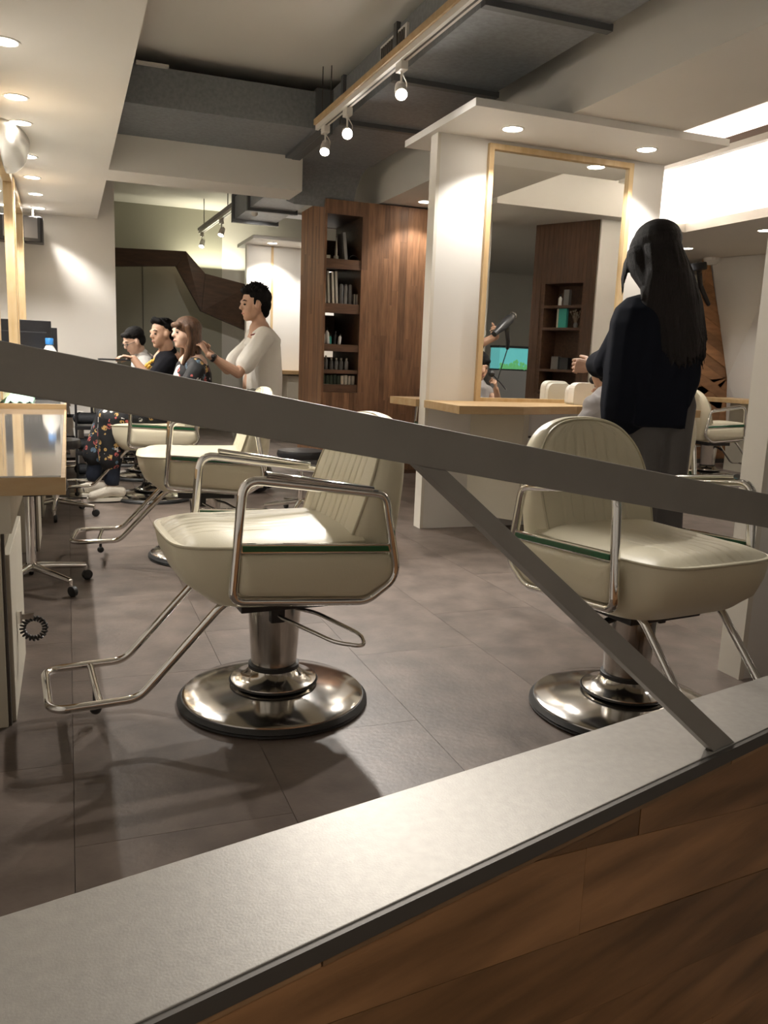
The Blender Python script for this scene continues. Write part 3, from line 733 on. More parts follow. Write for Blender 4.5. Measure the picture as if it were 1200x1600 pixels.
for k in range(160):
    a = 2 * PI * k / 160; b = a * 20
    rr = .034 + .0075 * math.cos(b)
    ring.append((.045 + rr * math.cos(a), .035 + .0075 * math.sin(b), -.053 + rr * math.sin(a)))
MB().tube(ring, .0035, 6, closed=True).build('coil', BLACKP, kt, 60)

# ------------------------------------------------------------------ styling chair
def superline(L, W, n=4.5, cnt=15, xr=0.0):
    """half outline in plan: from rear right to front to rear left"""
    pts = []
    for k in range(cnt + 1):
        a = -PI / 2 + PI * k / cnt
        c, s_ = math.cos(a), math.sin(a)
        pts.append((xr + (L - xr) * abs(c) ** (2 / n), W * (abs(s_) ** (2 / n)) * (1 if s_ > 0 else -1)))
    return pts
def side_path(y):
    pts = [(.212, .435), (-.20, .402), (-.300, .47), (-.252, .728), (.182, .785)]
    p = rounded(pts, [.035, .09, .07, .045, .05], 6)
    return [(a, y, b) for a, b in p]
def make_chair(label, group):
    t = empty('styling_chair', (0, 0, 0), 0, label, 'chair', group)
    # base
    MB().lathe([(.300, 0), (.312, .006), (.306, .011), (.311, .015), (.305, .021), (.299, .028), (.28, .030)], seg=64).build('base_rim', RUBBER, t, 30)
    MB().lathe([(.298, .024), (.296, .032), (.286, .037), (.22, .050), (.15, .062), (.07, .07)], seg=64).build('base_plate', CHROMEB, t, 40)
    MB().lathe([(.070, .064), (.132, .068), (.142, .074), (.140, .080), (.115, .088), (.092, .104), (.080, .122)], seg=48).build('base_collar', CHROMEB, t, 25)
    MB().lathe([(.143, .070), (.146, .074), (.143, .078)], seg=48, caps=False).build('collar_ring', RUBBER, t)
    MB().lathe([(.083, .118), (.083, .130), (.076, .132)], seg=40).build('post_ring', RUBBER, t, 40)
    MB().lathe([(.074, .128), (.088, .345), (.088, .36)], seg=40).build('post', CHROMEB, t, 30)
    MB().box(-.15, .15, -.15, .15, .352, .400).build('seat_mount', BLACKP, t, bevel=.004)
    # pump lever
    lv = MB().tube(fillet3([(.02, .03, .33), (.03, .10, .325), (-.10, .30, .285), (-.17, .36, .285), (-.185, .30, .30), (-.10, .12, .325), (-.02, .03, .33)], .03), .0065, 8).build('pump_lever', CHROME, t, 60)
    MB().box(.0, .045, .085, .115, .30, .372).build('lever_bracket', BLACKP, t, bevel=.004)
    MB().chain([(.02, -.08, .335), (.02, -.135, .325), (.045, -.15, .31)], [.011, .011, .013]).build('release_knob', BLACKP, t, 50)
    # footrest
    for sgn in (1, -1):
        pass
    z0, zf = .40, .125
    pth = [(.10, .165, .415), (.205, .165, .40), (.455, .165, zf + .005), (.665, .165, zf), (.695, .135, zf), (.695, -.135, zf), (.665, -.165, zf), (.455, -.165, zf + .005), (.205, -.165, .40), (.10, -.165, .415)]
    MB().tube(fillet3(pth, .035, 5), .0125, 10).build('footrest', CHROME, t, 60)
    MB().tube([(.56, .155, zf), (.56, -.155, zf)], .011, 8).build('footrest_bar', CHROME, t, 60)
    MB().tube([(.56, 0, zf), (.56, 0, .06)], .008, 8).build('foot_post', BLACKP, t, 60)
    MB().ell((.56, 0, .046), (.018, .018, .018)).build('foot_ball', RUBBER, t, 60)
    # seat
    n = 5.6; Lf, Wf, xr = .358, .262, -.20
    def pleat(x, y):
        if abs(y) > .165: return 0.0
        u = (y / .045) % 1.0
        fade = min(1, max(0, (x + .05) / .12)) * min(1, max(0, (.365 - x) / .03))
        return -.0042 * fade * math.exp(-((min(u, 1 - u)) / .065) ** 2)
    ny, nxg = 97, 26; grid = []
    for i in range(nxg):
        u = i / (nxg - 1); u = 1 - (1 - u) ** 1.8
        x = xr + (Lf - xr) * u; hw = Wf * max(.0, 1 - u ** n) ** (1 / n) if u > 0 else Wf
        hw = max(hw, .02); row = []
        for j in range(ny):
            v = -1 + 2 * j / (ny - 1); y = v * hw
            e = (1 - abs(v) ** 5) * (1 - u ** 10)
            xe = x
            zt = .586 + .026 * e * (1 - .25 * u) + .008 * max(0, 1 - ((x - .28) / .12) ** 2) * e - .012 * max(0, (u - .9) / .1)
            row.append((xe, y, zt + .016 * (.375 - x) * 0 + pleat(x, y)))
        grid.append(row)
    seat = MB(); seat.loft(grid, caps=False, closed=False)
    def outline(L, W, z, cnt=40):
        p = []
        for k in range(cnt + 1):
            a = PI * k / cnt; c = math.sin(a); s_ = math.cos(a)
            # param by superellipse
            px_ = xr + (L - xr) * (abs(c) ** (2 / n)); py = W * (abs(s_) ** (2 / n)) * (1 if s_ >= 0 else -1)
            p.append((px_, py, z))
        return p
    levels = [(.358, .262, .584), (.360, .264, .570), (.350, .264, .52), (.322, .263, .46), (.280, .262, .428), (.256, .259, .408), (.246, .252, .400), (.225, .235, .396)]
    seat.loft([outline(*l) for l in levels], caps=True, closed=True)
    seat.build('seat', LEATHER, t, 45)
    MB().tube([(p[0] + .001, p[1], .582) for p in outline(.360, .264, 0, 60)], .0045, 6).build('seat_piping', PIPING, t, 60)
    # backrest
    def bo(hw, zb, zt, dx, zref=.56, cnt=40, nn=2.6):
        """closed outline of the backrest in (y,z), straight sides then arch; dx gives x at height"""
        p = []; zs = zt - .24
        for k in range(9): p.append((hw * (1 - .10 * (1 - k / 8) ** 2), zb + (zs - zb) * k / 8))
        for k in range(1, cnt):
            a = PI * k / cnt; c, s_ = math.cos(a), math.sin(a)
            p.append((hw * abs(c) ** (2 / nn) * (1 if c > 0 else -1), zs + (zt - zs) * s_ ** (2 / nn)))
        for k in range(9): p.append((-hw * (1 - .10 * (k / 8) ** 2), zs + (zb - zs) * k / 8))
        return [(dx(z, y), y, z) for y, z in p]
    fx = lambda z, y: -.160 - .34 * (z - .56) - .012 * (1 - (y / .24) ** 2)
    rings = [bo(.236, .50, .945, fx),
             bo(.250, .47, .955, lambda z, y: -.178 - .33 * (z - .56)),
             bo(.253, .44, .956, lambda z, y: -.22 - .28 * (z - .56)),
             bo(.246, .42, .950, lambda z, y: -.285 - .17 * (z - .56)),
             bo(.225, .42, .935, lambda z, y: -.315 - .12 * (z - .56)),
             bo(.150, .45, .87, lambda z, y: -.328 - .10 * (z - .56)),
             bo(.05, .52, .80, lambda z, y: -.333 - .09 * (z - .56))]
    MB().loft(rings, caps=True).build('backrest', LEATHER, t, 45)
    fp = MB(); rows = []
    for i in range(30):
        v = i / 29; z = .50 + (.9435 - .50) * v
        zs = .705; hw = .233 if z < zs else .233 * max(0.0, 1 - ((z - zs) / (.945 - zs)) ** 2.6) ** (1 / 2.6)
        hw = max(hw, .01); row = []
        for j in range(89):
            s_ = -1 + 2 * j / 88; y = s_ * hw
            e = (1 - abs(s_) ** 8) * (1 - max(0, (v - .93) / .07)); u = (y / .046 + .5) % 1.0
            d = .011 * e - .0062 * math.exp(-((min(u, 1 - u)) / .06) ** 2) * (abs(y) < .19) * e
            row.append((fx(z, y) + .003 + d, y, z))
        rows.append(row)
    fp.loft(rows, caps=False, closed=False); fp.build('back_panel', LEATHER, t, 60)
    MB().tube(bo(.238, .50, .947, lambda z, y: fx(z, y) + .002), .0045, 6, closed=True).build('back_piping', PIPING, t, 60)
    # arms
    for sg in (1, -1):
        y = .285 * sg
        MB().tube(side_path(y), .0145, 10, closed=True, flat=(1.05, .95), up=(0, 1, 0)).build('arm_frame', CHROME, t, 60)
        MB().prism([(.195, y - .008, .573), (.195, y - .008, .602), (-.272, y - .008, .578), (-.285, y - .008, .549)], (0, .016, 0)).build('arm_rail', CHROME, t, bevel=.003)
        yy = y + sg * .0085
        MB().prism([(.185, yy, .579), (.185, yy, .596), (-.262, yy, .572), (-.268, yy, .555)], (0, sg * .003, 0)).build('green_strip', GREEN, t, bevel=.001)
        MB().prism([(.185, y - sg * .0085, .579), (.185, y - sg * .0085, .596), (-.262, y - sg * .0085, .572), (-.268, y - sg * .0085, .555)], (0, -sg * .003, 0)).build('green_strip', GREEN, t, bevel=.001)
        pad = rounded([(.198, .448), (-.195, .414), (-.288, .475), (-.276, .548), (.190, .573)], [.03, .08, .05, .03, .012], 5)
        cx_ = sum(p[0] for p in pad) / len(pad); cz_ = sum(p[1] for p in pad) / len(pad)
        def rg(f, yo): return [(cx_ + (p[0] - cx_) * (1 - .10 * (1 - f) * 1), y + sg * yo, cz_ + (p[1] - cz_) * (1 - .45 * (1 - f))) for p in pad]
        MB().loft([rg(1, -.045), rg(1, -.005), rg(.88, .006), rg(.6, .013), rg(.2, .018), rg(-.8, .019)]).build('side_panel', LEATHER, t, 60)
        # armrest plate
        MB().loft([[(x, y + .017 * c, .795 - .152 * (.10 - x) + .008 * s_) for c, s_ in [(math.cos(a), math.sin(a)) for a in [k * PI / 6 for k in range(12)]]] for x in (.118, .11, .0, -.1, -.20, -.208)]).build('armrest', CHROME, t, 50)
    return t
CG = 'cream salon chairs'
ch0 = make_chair('cream salon chair in the centre foreground facing the left counter', CG)
ch0.location = (.610, 2.555, 0); ch0.rotation_euler = (0, 0, math.radians(183.6))
def place(x, y, deg, label):
    c = copy_tree(ch0); c.location = (x, y, 0); c.rotation_euler = (0, 0, math.radians(deg)); c['label'] = label; return c
place(1.717, 2.165, -83, 'cream salon chair at the right front, facing the viewer, partly behind the rail')
place(.698, 4.62, 174, 'empty cream salon chair in the second row, behind the centre one')
place(.60, 6.60, 182, 'cream salon chair under the woman in the floral top')
place(.62, 7.75, 182, 'cream salon chair under the man in the black shirt')
place(.56, 8.75, 182, 'cream salon chair under the man with glasses')
place(6.62, 7.30, -3.5, 'cream salon chair at the far right facing the folded white wall')
place(3.02, 4.02, 88, 'cream salon chair under the child at the tall mirror')
place(3.32, 6.95, -95, 'cream salon chair behind the mirror station, its back just showing')

# ------------------------------------------------------------------ stools, trolleys
def star_base(t, r=.26, h=.10, n=5, a0=0):
    for k in range(n):
        a = a0 + 2 * PI * k / n; c, s_ = math.cos(a), math.sin(a)
        MB().tube([(.02 * c, .02 * s_, h), (r * c, r * s_, h - .03)], [.020, .013], 8).build('leg', CHROME, t, 60)
        MB().tube([(r * c, r * s_, h - .025), (r * c, r * s_, h - .055)], .009, 8).build('caster_stem', CHROME, t, 60)
        MB().lathe([(.012, -.012), (.024, -.010), (.026, 0), (.024, .010), (.012, .012)], (r * c + .008, r * s_, .026), (-s_, c, 0), 16).build('caster', RUBBER, t, 40)
def stool(x, y, label, h=.5, a0=0, seat=BLACKP, hub=.1):
    t = empty('stool', (x, y, 0), 0, label, 'stool', 'rolling stools')
    star_base(t, a0=a0, h=hub)
    MB().tube([(0, 0, hub - .02), (0, 0, h - .04)], .022, 14).build('column', CHROME, t, 60)
    MB().lathe([(.10, h - .045), (.165, h - .035), (.175, h - .01), (.165, h + .02), (.10, h + .028)], seg=28).build('seat', seat, t, 50)
    return t
stool(-.185, 4.13, 'rolling chrome stool tucked under the nearest left counter', .50, math.radians(-49), hub=.105)
stool(-.10, 5.98, 'rolling chrome stool tucked under the middle left counter', .50, math.radians(-20))
stool(7.12, 6.55, 'black round stool beside the far right chair', .56, .3)
stool(1.55, 5.75, 'rolling stool behind the second row chair, mostly hidden', .45, .5)
def trolley(x, y, label, kind):
    t = empty('salon_trolley', (x, y, 0), 0, label, 'trolley', 'salon trolleys')
    fr = MB()
    for sx in (-.15, .15):
        for sy in (-.12, .12): fr.box(sx - .008, sx + .008, sy - .008, sy + .008, .06, .78)
    fr.build('frame', BLACKP, t)
    for z in (.10, .30, .50, .70):
        MB().box(-.16, .16, -.13, .13, z, z + .03).build('tray', BLACKP, t, bevel=.004)
        if kind == 1: MB().cap((-.13, -.06, z + .085), (.13, -.06, z + .085), .045, .045).build('rolled_towel', mat('dark_towel', (.03, .032, .036), .9, bump=.4, bscale=60), t, 60)
        else: MB().box(-.05, .0, -.12, -.08, z + .031, z + .10).build('card_box', WHITE, t)
    for sx in (-.15, .15):
        for sy in (-.12, .12): MB().lathe([(.01, -.01), (.024, -.008), (.024, .008), (.01, .01)], (sx, sy, .026), (1, 0, 0), 14).build('caster', RUBBER, t, 40)
    return t
trolley(.20, 7.03, 'black salon trolley stacked with dark rolled towels behind the woman client', 1)
trolley(.05, 8.3, 'black salon trolley with small boxes by the far left counter', 0)
pbox('folded_board', .04, .11, 7.24, 7.28, 0, .62, WHITE, 'upright white board standing beside the black trolley', cat='board')

# bracket arm at the far right
ba = empty('bracket_arm', (7.35, 8.3, 2.2), 0, 'black jointed dryer arm reaching from the far right wall', 'bracket')
MB().chain([(.02, .10, -.24), (-.20, .02, -.04), (-.34, -.1, .10), (-.44, -.2, .16)], [.025, .03, .03, .04]).build('arm', BLACKP, ba, 50)
MB().obox((-.52, -.26, .13), (.11, 0, .02), (0, .05, 0), (-.01, 0, .045)).build('head', BLACKP, ba, bevel=.02)
# far right counter
rc = empty('counter', (7.2, 7.6, 0), 0, 'oak counter with cream cabinet before the folded white wall', 'counter')
MB().prism([(-.14, .50, .80), (.0, -.9, .80), (.46, -1.1, .80), (.40, .50, .80)], (0, 0, .045)).build('worktop', WOODL, rc, bevel=.002)
MB().box(-.0 + .12, .42, -.75, .2, 0, .79).build('cabinet', CREAMP, rc, bevel=.002)
pbox('speaker_box', 0, 0.001, 0, .001, 0, .001, BLACKP, 'x', cat='x') if False else None

# wall speaker
sp = empty('wall_speaker', (-.30, 9.85, 2.33), 0, 'black and grey loudspeaker hung under the left soffit', 'speaker')
MB().loft([[(x, y, z) for x, y in ((-.09, -.12), (.08, -.12), (.10, -.08), (.10, .10), (-.09, .10))] for z in (-.13, .13)]).build('case', BLACKP, sp, bevel=.012)
MB().box(-.085, .045, -.128, -.119, -.09, .12).build('grille', mat('speaker_grille', (.17, .17, .18), .6), sp, bevel=.002)
MB().tube([(0, 0, .13), (0, 0, .22)], .012, 8).build('bracket', WHITE, sp, 60)

# ------------------------------------------------------------------ what the tall mirror shows: corner wall with niche, aquarium
c0, c1 = Vector((4.536, 2.448, 0)), Vector((4.863, 3.081, 0)); dv = (c1 - c0).normalized(); nv = Vector((-dv.y, dv.x, 0))   # nv faces the mirror side
nw = MB()
def nb(u0, u1, w0, w1, z0, z1, m=nw):
    a = c0 + dv * u0; b = c0 + dv * u1
    m.prism([a + nv * w0 + Vector((0, 0, z0)), b + nv * w0 + Vector((0, 0, z0)), b + nv * w1 + Vector((0, 0, z0)), a + nv * w1 + Vector((0, 0, z0))], (0, 0, z1 - z0))
U0, U1 = .15, .58; Lw = (c1 - c0).length
nb(0, U0, -.32, 0, 0, 2.549); nb(U1, Lw, -.32, 0, 0, 2.549); nb(U0, U1, -.32, 0, 1.96, 2.549); nb(U0, U1, -.32, 0, 0, .85); nb(U0, U1, -.34, -.27, .85, 1.96)
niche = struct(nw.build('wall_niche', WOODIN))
random.seed(5)
u = 0
while u < Lw - .01:
    uu = min(u + .045 * random.uniform(.8, 1.3), Lw)
    for z0, z1 in ([(0, 1.1), (1.1, 2.549)] if (uu < U0 or u > U1) else [(0, .85), (1.96, 2.549)]):
        m_ = MB(); nb(u + .0006, uu - .0006, 0, .006, z0 + .001, z1 - .001, m_); m_.build('strip', mat('niche_strip', (.13, .066, .036), .5, rnd=.2, nscale=7, namt=.4, stretch=(6, 6, .7)), niche)
    u = uu
for z in (1.72, 1.50, 1.08, .86):
    m_ = MB(); nb(U0, U1, -.27, .0, z, z + .025, m_); m_.build('shelf', WOODIN, niche)
def npos(u, w, z): return c0 + dv * u + nv * w + Vector((0, 0, z))
nrz = math.atan2(dv.y, dv.x)
def nbox(name, u, w, z, su, sw, sz, m, label, cat='box'):
    o = MB().box(-su / 2, su / 2, -sw / 2, sw / 2, 0, sz).build(name, m, bevel=.002); o.location = npos(u, w, z); o.rotation_euler = (0, 0, nrz); return props(o, label, cat)
nbox('product_box', .36, -.10, 1.746, .06, .05, .16, GREYBOT, 'grey carton on the top niche shelf, reflected in the mirror')
b_ = bottle(0, 0, 0, .02, .11, BOTTLEW, 'small white bottle on the top niche shelf, reflected in the mirror', group='niche things'); b_.location = npos(.29, -.08, 1.746)
nbox('product_box', .34, -.08, 1.526, .09, .04, .19, TEAL, 'teal carton on the middle niche shelf, reflected in the mirror')
nbox('product_box', .285, -.08, 1.526, .02, .04, .19, CREAMBOX, 'pale slim carton next to the teal one, reflected in the mirror')
fs = MB(); random.seed(9)
for k in range(16):
    a = random.uniform(0, 2 * PI); r = random.uniform(.02, .07)
    tip = Vector((r * math.cos(a), r * math.sin(a), random.uniform(.10, .19))); fs.tube([(0, 0, .02), tip * .6 + Vector((0, 0, .02)), tip], .0018, 5); fs.ell(tip, (.010, .010, .010), seg=6, rings=4)
dp = empty('dried_flowers', npos(.48, -.09, 1.526), 0, 'small bunch of dried flowers in the reflected niche', 'dried flowers'); fs.build('stems', mat('dried', (.30, .24, .18), .8), dp)
MB().lathe([(.018, 0), (.022, .03), (.014, .055)], seg=14).build('vase', GREYBOT, dp, 60)
nbox('product_box', .29, -.08, 1.106, .08, .06, .13, GREYBOT, 'grey square carton on the lower niche shelf, reflected in the mirror')
nbox('product_box', .40, -.08, 1.106, .10, .06, .12, BLACKP, 'black square carton on the lower niche shelf, reflected in the mirror')
aq = empty('aquarium', (5.72, 0.0, 1.06), 0, 'small glowing planted aquarium reflected in the mirror', 'aquarium')
MB().box(-.28, .28, -.14, .14, 0, .02).build('base', BLACKP, aq)
MB().box(-.27, .27, -.13, .13, .02, .30).build('water', mat('lit_water', (.05, .3, .3), .1, emis=(.12, .42, .42), estr=.32), aq)
random.seed(4); pl = MB()
for k in range(90):
    x = random.uniform(-.25, .25); pl.ell((x, .13 + random.uniform(0, .006), .02 + random.uniform(0, .11) * (.5 + .5 * math.cos(x * 9) ** 2)), (.022, .006, .022), seg=7, rings=4)
pl.build('plants', mat('water_plants', (.05, .25, .06), .6, emis=(.12, .40, .16), estr=.28), aq)['kind'] = 'stuff'
MB().box(-.28, .28, -.14, .14, .30, .33).build('lid', BLACKP, aq)
pbox('aquarium_stand', 5.3, 6.15, -.35, .2, 0, 1.06, GREYBOT, 'grey stand under the aquarium, reflected in the mirror', cat='stand')
wb = empty('white_pouf', (3.33, 4.93, .877), 0, 'white rounded towel warmer standing on the mirror shelf', 'towel warmer')
MB().loft([[(x, y, z) for x, z in [(p.x, p.y) for p in rounded([(-.10, 0), (.10, 0), (.10, .15), (-.10, .15)], [.02, .02, .06, .06], 5)]] for y in (-.035, .035)]).build('case', SHADE, wb, bevel=.004)
MB().loft([[(x, y, z) for x, z in [(p.x, p.y) for p in rounded([(-.10, 0), (.10, 0), (.10, .135), (-.10, .135)], [.02, .02, .06, .06], 5)]] for y in (.037, .075)]).build('case_back', SHADE, wb, bevel=.004)

# ------------------------------------------------------------------ people
def qframe(fwd, up=(0, 0, 1)):
    x = Vector(fwd).normalized(); z = Vector(up); z = (z - x * z.dot(x)).normalized(); y = z.cross(x)
    return Matrix((x, y, z)).transposed().to_quaternion()
def head_shape(m, c, q, s=1.0):
    """c = centre of the head between the ears; local x forward, y left, z up"""
    P = lambda x, y, z: c + q @ (Vector((x, y, z)) * s)
    E_ = lambda p, r: m.ell(P(*p), tuple(a * s for a in r), q, 16, 10)
    E_((-.012, 0, .045), (.098, .076, .080)); E_((.012, 0, .0), (.080, .068, .085)); E_((.030, 0, -.045), (.060, .056, .062))
    E_((.060, 0, -.088), (.026, .026, .022)); E_((.045, .034, -.02), (.035, .030, .040)); E_((.045, -.034, -.02), (.035, .030, .040))
    m.cap(P(.080, .030, .026), P(.086, -.030, .026), .013 * s, .013 * s)
    m.cap(P(.088, 0, .018), P(.104, 0, -.018), .0085 * s, .0135 * s); m.ell(P(.098, .010, -.020), (.009 * s,) * 3); m.ell(P(.098, -.010, -.020), (.009 * s,) * 3)
    m.cap(P(.084, .012, -.050), P(.084, -.012, -.050), .0095 * s); m.cap(P(.081, .010, -.061), P(.081, -.010, -.061), .0095 * s)
    for g in (1, -1): m.ell(P(.002, .079 * g, .0), (.018 * s, .012 * s, .031 * s), q, 10, 7)
    return P
def face_parts(t, P, q, s=1.0, open_=True, lips=LIPS):
    for g in (1, -1):
        MB().ell(P(.083, .031 * g, .006), (.009 * s, .013 * s, (.0065 if open_ else .003) * s), q).build('eye', mat('eye_dark', (.03, .022, .018), .25), t, 60)
        MB().chain([P(.090, .014 * g, .030), P(.088, .033 * g, .036), P(.074, .050 * g, .030)], [.0035 * s, .004 * s, .002 * s], seg=6).build('eyebrow', HAIRB, t, 60)
    MB().chain([P(.087, .018, -.0555), P(.0945, 0, -.055), P(.087, -.018, -.0555)], [.003 * s, .0055 * s, .003 * s], seg=8).build('lips', lips, t, 60)
def hand_shape(m, w, d, nrm, thumb, curl=.4, s=1.0, spread=.05, curls=None):
    """w wrist, d finger direction, nrm palm normal (fingers curl towards it), thumb side = +1/-1 along d x nrm"""
    d = Vector(d).normalized(); nrm = Vector(nrm); nrm = (nrm - d * nrm.dot(d)).normalized(); sd = d.cross(nrm) * thumb; w = Vector(w)
    k0 = w + d * .075 * s
    m.loft([[w + d * (a * s) + sd * (b * math.cos(x) * s) + nrm * (.013 * math.sin(x) * s) for x in [k * PI / 6 for k in range(12)]] for a, b in ((-.012, .022), (.0, .027), (.035, .037), (.072, .041), (.084, .034))])
    for i, (off, L, r) in enumerate(((.030, .072, .0085), (.010, .080, .0088), (-.011, .074, .0082), (-.031, .058, .0072))):
        cu = (curls[i] if curls else curl); b = k0 + sd * off * s; a = 0; p = [b - d * .01 * s]; rs = [r * 1.1 * s]
        dirv = (d + sd * (off * spread * 20)).normalized()
        pt = b; p.append(pt); rs.append(r * s)
        for j, f in enumerate((.45, .30, .25)):
            a += cu * (1.0, 1.1, .8)[j]; v = dirv * math.cos(a) + nrm * math.sin(a); pt = pt + v * L * f * s; p.append(pt); rs.append(r * s * (1 - .09 * (j + 1)))
        m.chain(p, rs, seg=8)
    tb = w + d * .022 * s + sd * .026 * s + nrm * .006 * s; v = (d * .55 + sd * .65 + nrm * .45).normalized(); v2 = (d * .85 + sd * .2 + nrm * .5).normalized()
    m.chain([tb, tb + v * .038 * s, tb + v * .038 * s + v2 * .030 * s, tb + v * .038 * s + v2 * .054 * s], [.013 * s, .0105 * s, .0095 * s, .0075 * s], seg=8)
def person(loc, label, group='people in the salon'):
    return empty('person', loc, 0, label, 'person', group)
def put(name, me, m, t, label=None):
    o = link(name, me, m, t, label); o.location = -Vector(t.location); return o
class Fig:
    """helper that collects a figure in world coordinates and parents it to an Empty"""
    def __init__(s, loc, label): s.t = person(loc, label); s.loc = Vector(loc)
    def fix(s):
        for c in kids(s.t):
            if not c.get('_f'):
                c.location = -s.loc; c['_f'] = 1
        for c in kids(s.t): del c['_f']
    def skin(s, coarse, fine, m, name='body'):
        ms = [remesh(coarse, .0085, 3)] + ([remesh(fine, .0036, 2)] if fine else [])
        return link(name, join_meshes(ms, name), m, s.t)
    def cloth(s, mb, m, name, voxel=.010, it=4, wr=.006, sc=13, seed=0):
        def disp(co): 
            n = noise.noise_vector(Vector((co.x, co.y, co.z * .55)) * sc + Vector((seed, 0, 0)))
            return n * wr
        return link(name, remesh(mb, voxel, it, disp=disp if wr else None), m, s.t)
def V3(x, y, z): return Vector((x, y, z))

# --- standing stylist in a white shirt, facing the left counter, fingers in the client's hair
f = Fig((1.46, 6.86, 0), 'standing man with spiky black hair in a white shirt working on the seated woman')
hc = V3(1.425, 6.82, 1.520); q = qframe((-.985, -.12, -.04)); b = MB(); P = head_shape(b, hc, q, 1.12)
b.chain([V3(1.46, 6.83, 1.46), V3(1.475, 6.84, 1.33)], [.055, .060])
b.chain([V3(1.475, 6.84, 1.33), V3(1.50, 6.85, 1.22), V3(1.50, 6.86, 1.0), V3(1.47, 6.87, .88)], [.09, .14, .13, .13])
for g in (1, -1):
    y = 6.86 - .09 * g
    b.chain([V3(1.47, y, .90), V3(1.40 - .05 * g, y, .50), V3(1.46 + .10 * (g < 0), y, .09)], [.088, .060, .042])
    b.chain([V3(1.46 + .10 * (g < 0), y, .05), V3(1.30 + .10 * (g < 0), y, .03)], [.04, .03])
arm = MB(); sh_, el_, wr_ = V3(1.475, 6.665, 1.265), V3(1.245, 6.54, .985), V3(1.01, 6.50, 1.115)
arm.chain([sh_, el_, wr_], [.052, .042, .027]); hand_shape(arm, wr_ + V3(-.012, 0, .012), (-.55, .10, .86), (-.72, .5, -.2), -1, s=.98, curls=[.30, .45, .6, .75])
a2 = [V3(1.475, 7.03, 1.24), V3(1.25, 7.05, 1.0), V3(1.05, 6.80, 1.14)]
arm.chain(a2, [.052, .042, .027]); hand_shape(arm, a2[2] + V3(-.01, -.01, .01), (-.6, -.45, .6), (-.3, -.8, -.3), 1, curl=.5)
f.skin(b, arm, SKIN); face_parts(f.t, P, q, 1.12)
h = MB()
h.ell(P(-.028, 0, .062), (.118, .094, .092), q, 16, 10); h.ell(P(-.062, 0, .012), (.071, .083, .086), q, 14, 8); h.ell(P(.042, 0, .104), (.066, .068, .036), q); h.ell(P(-.07, 0, -.04), (.044, .064, .054), q); h.cap(P(.018, .068, .04), P(.020, .070, .012), .010); h.cap(P(.018, -.068, .04), P(.020, -.070, .012), .010)
random.seed(21)
for k in range(150):
    th_ = random.uniform(0, 2 * PI); ph = random.uniform(.15, 1.25)
    n0 = Vector((math.sin(ph) * math.cos(th_), math.sin(ph) * math.sin(th_), math.cos(ph)))
    if n0.z < .2 and n0.x > .1: continue
    p0 = P(-.018 + .092 * n0.x, .074 * n0.y, .070 + .068 * n0.z); L = random.uniform(.022, .048)
    dr_ = q @ (n0 + Vector((random.uniform(-.5, .5), random.uniform(-.4, .4), random.uniform(.1, .6)))).normalized()
    h.tube([p0, p0 + dr_ * L * .5, p0 + dr_ * L], [.011, .008, .0015], 6)
link('hair', remesh(h, .0042, 1), HAIRB, f.t)
c = MB()
c.chain([V3(1.485, 6.85, 1.355), V3(1.50, 6.85, 1.24)], [.070, .155]); c.chain([V3(1.475, 6.71, 1.275), V3(1.475, 7.01, 1.275)], [.085, .085])
c.chain([V3(1.505, 6.79, 1.2), V3(1.505, 6.79, .80)], [.135, .150]); c.chain([V3(1.505, 6.92, 1.2), V3(1.505, 6.92, .80)], [.135, .150])
c.chain([sh_, sh_.lerp(el_, .72)], [.082, .082]); c.chain([a2[0], a2[0].lerp(a2[1], .72)], [.082, .08])
f.cloth(c, TEE_W, 'shirt', wr=.012, sc=8)
pt = MB(); pt.chain([V3(1.50, 6.80, .80), V3(1.50, 6.92, .80)], [.13, .13])
for g in (1, -1):
    y = 6.86 - .09 * g; pt.chain([V3(1.48, y, .82), V3(1.39 - .05 * g, y, .50), V3(1.46 + .10 * (g < 0), y, .10)], [.125, .098, .080])
f.cloth(pt, KHAKI, 'trousers', wr=.016, sc=8)
for g in (1, -1):
    x = 1.46 + .10 * (g < 0); y = 6.86 - .09 * g
    link('shoe', remesh(MB().chain([V3(x + .03, y, .055), V3(x - .17, y, .042)], [.052, .040]), .008, 1), BLACKP, f.t)
wt = MB().lathe([(.031, -.011), (.034, -.009), (.034, .009), (.031, .011)], wr_ + V3(.035, .004, -.02), (el_ - wr_), 20); wt.cap(wr_ + V3(.03, -.036, -.012), wr_ + V3(.03, -.044, -.012), .02, .018)
wt.build('wristwatch', BLACKP, f.t, 40)
MB().chain([V3(1.38, 6.72, 1.285), V3(1.42, 6.66, 1.30), V3(1.46, 6.64, 1.325)], [.006, .006, .006]).build('shoulder_ribbon', mat('dark_ribbon', (.20, .03, .03), .7), f.t, 60)
f.fix()

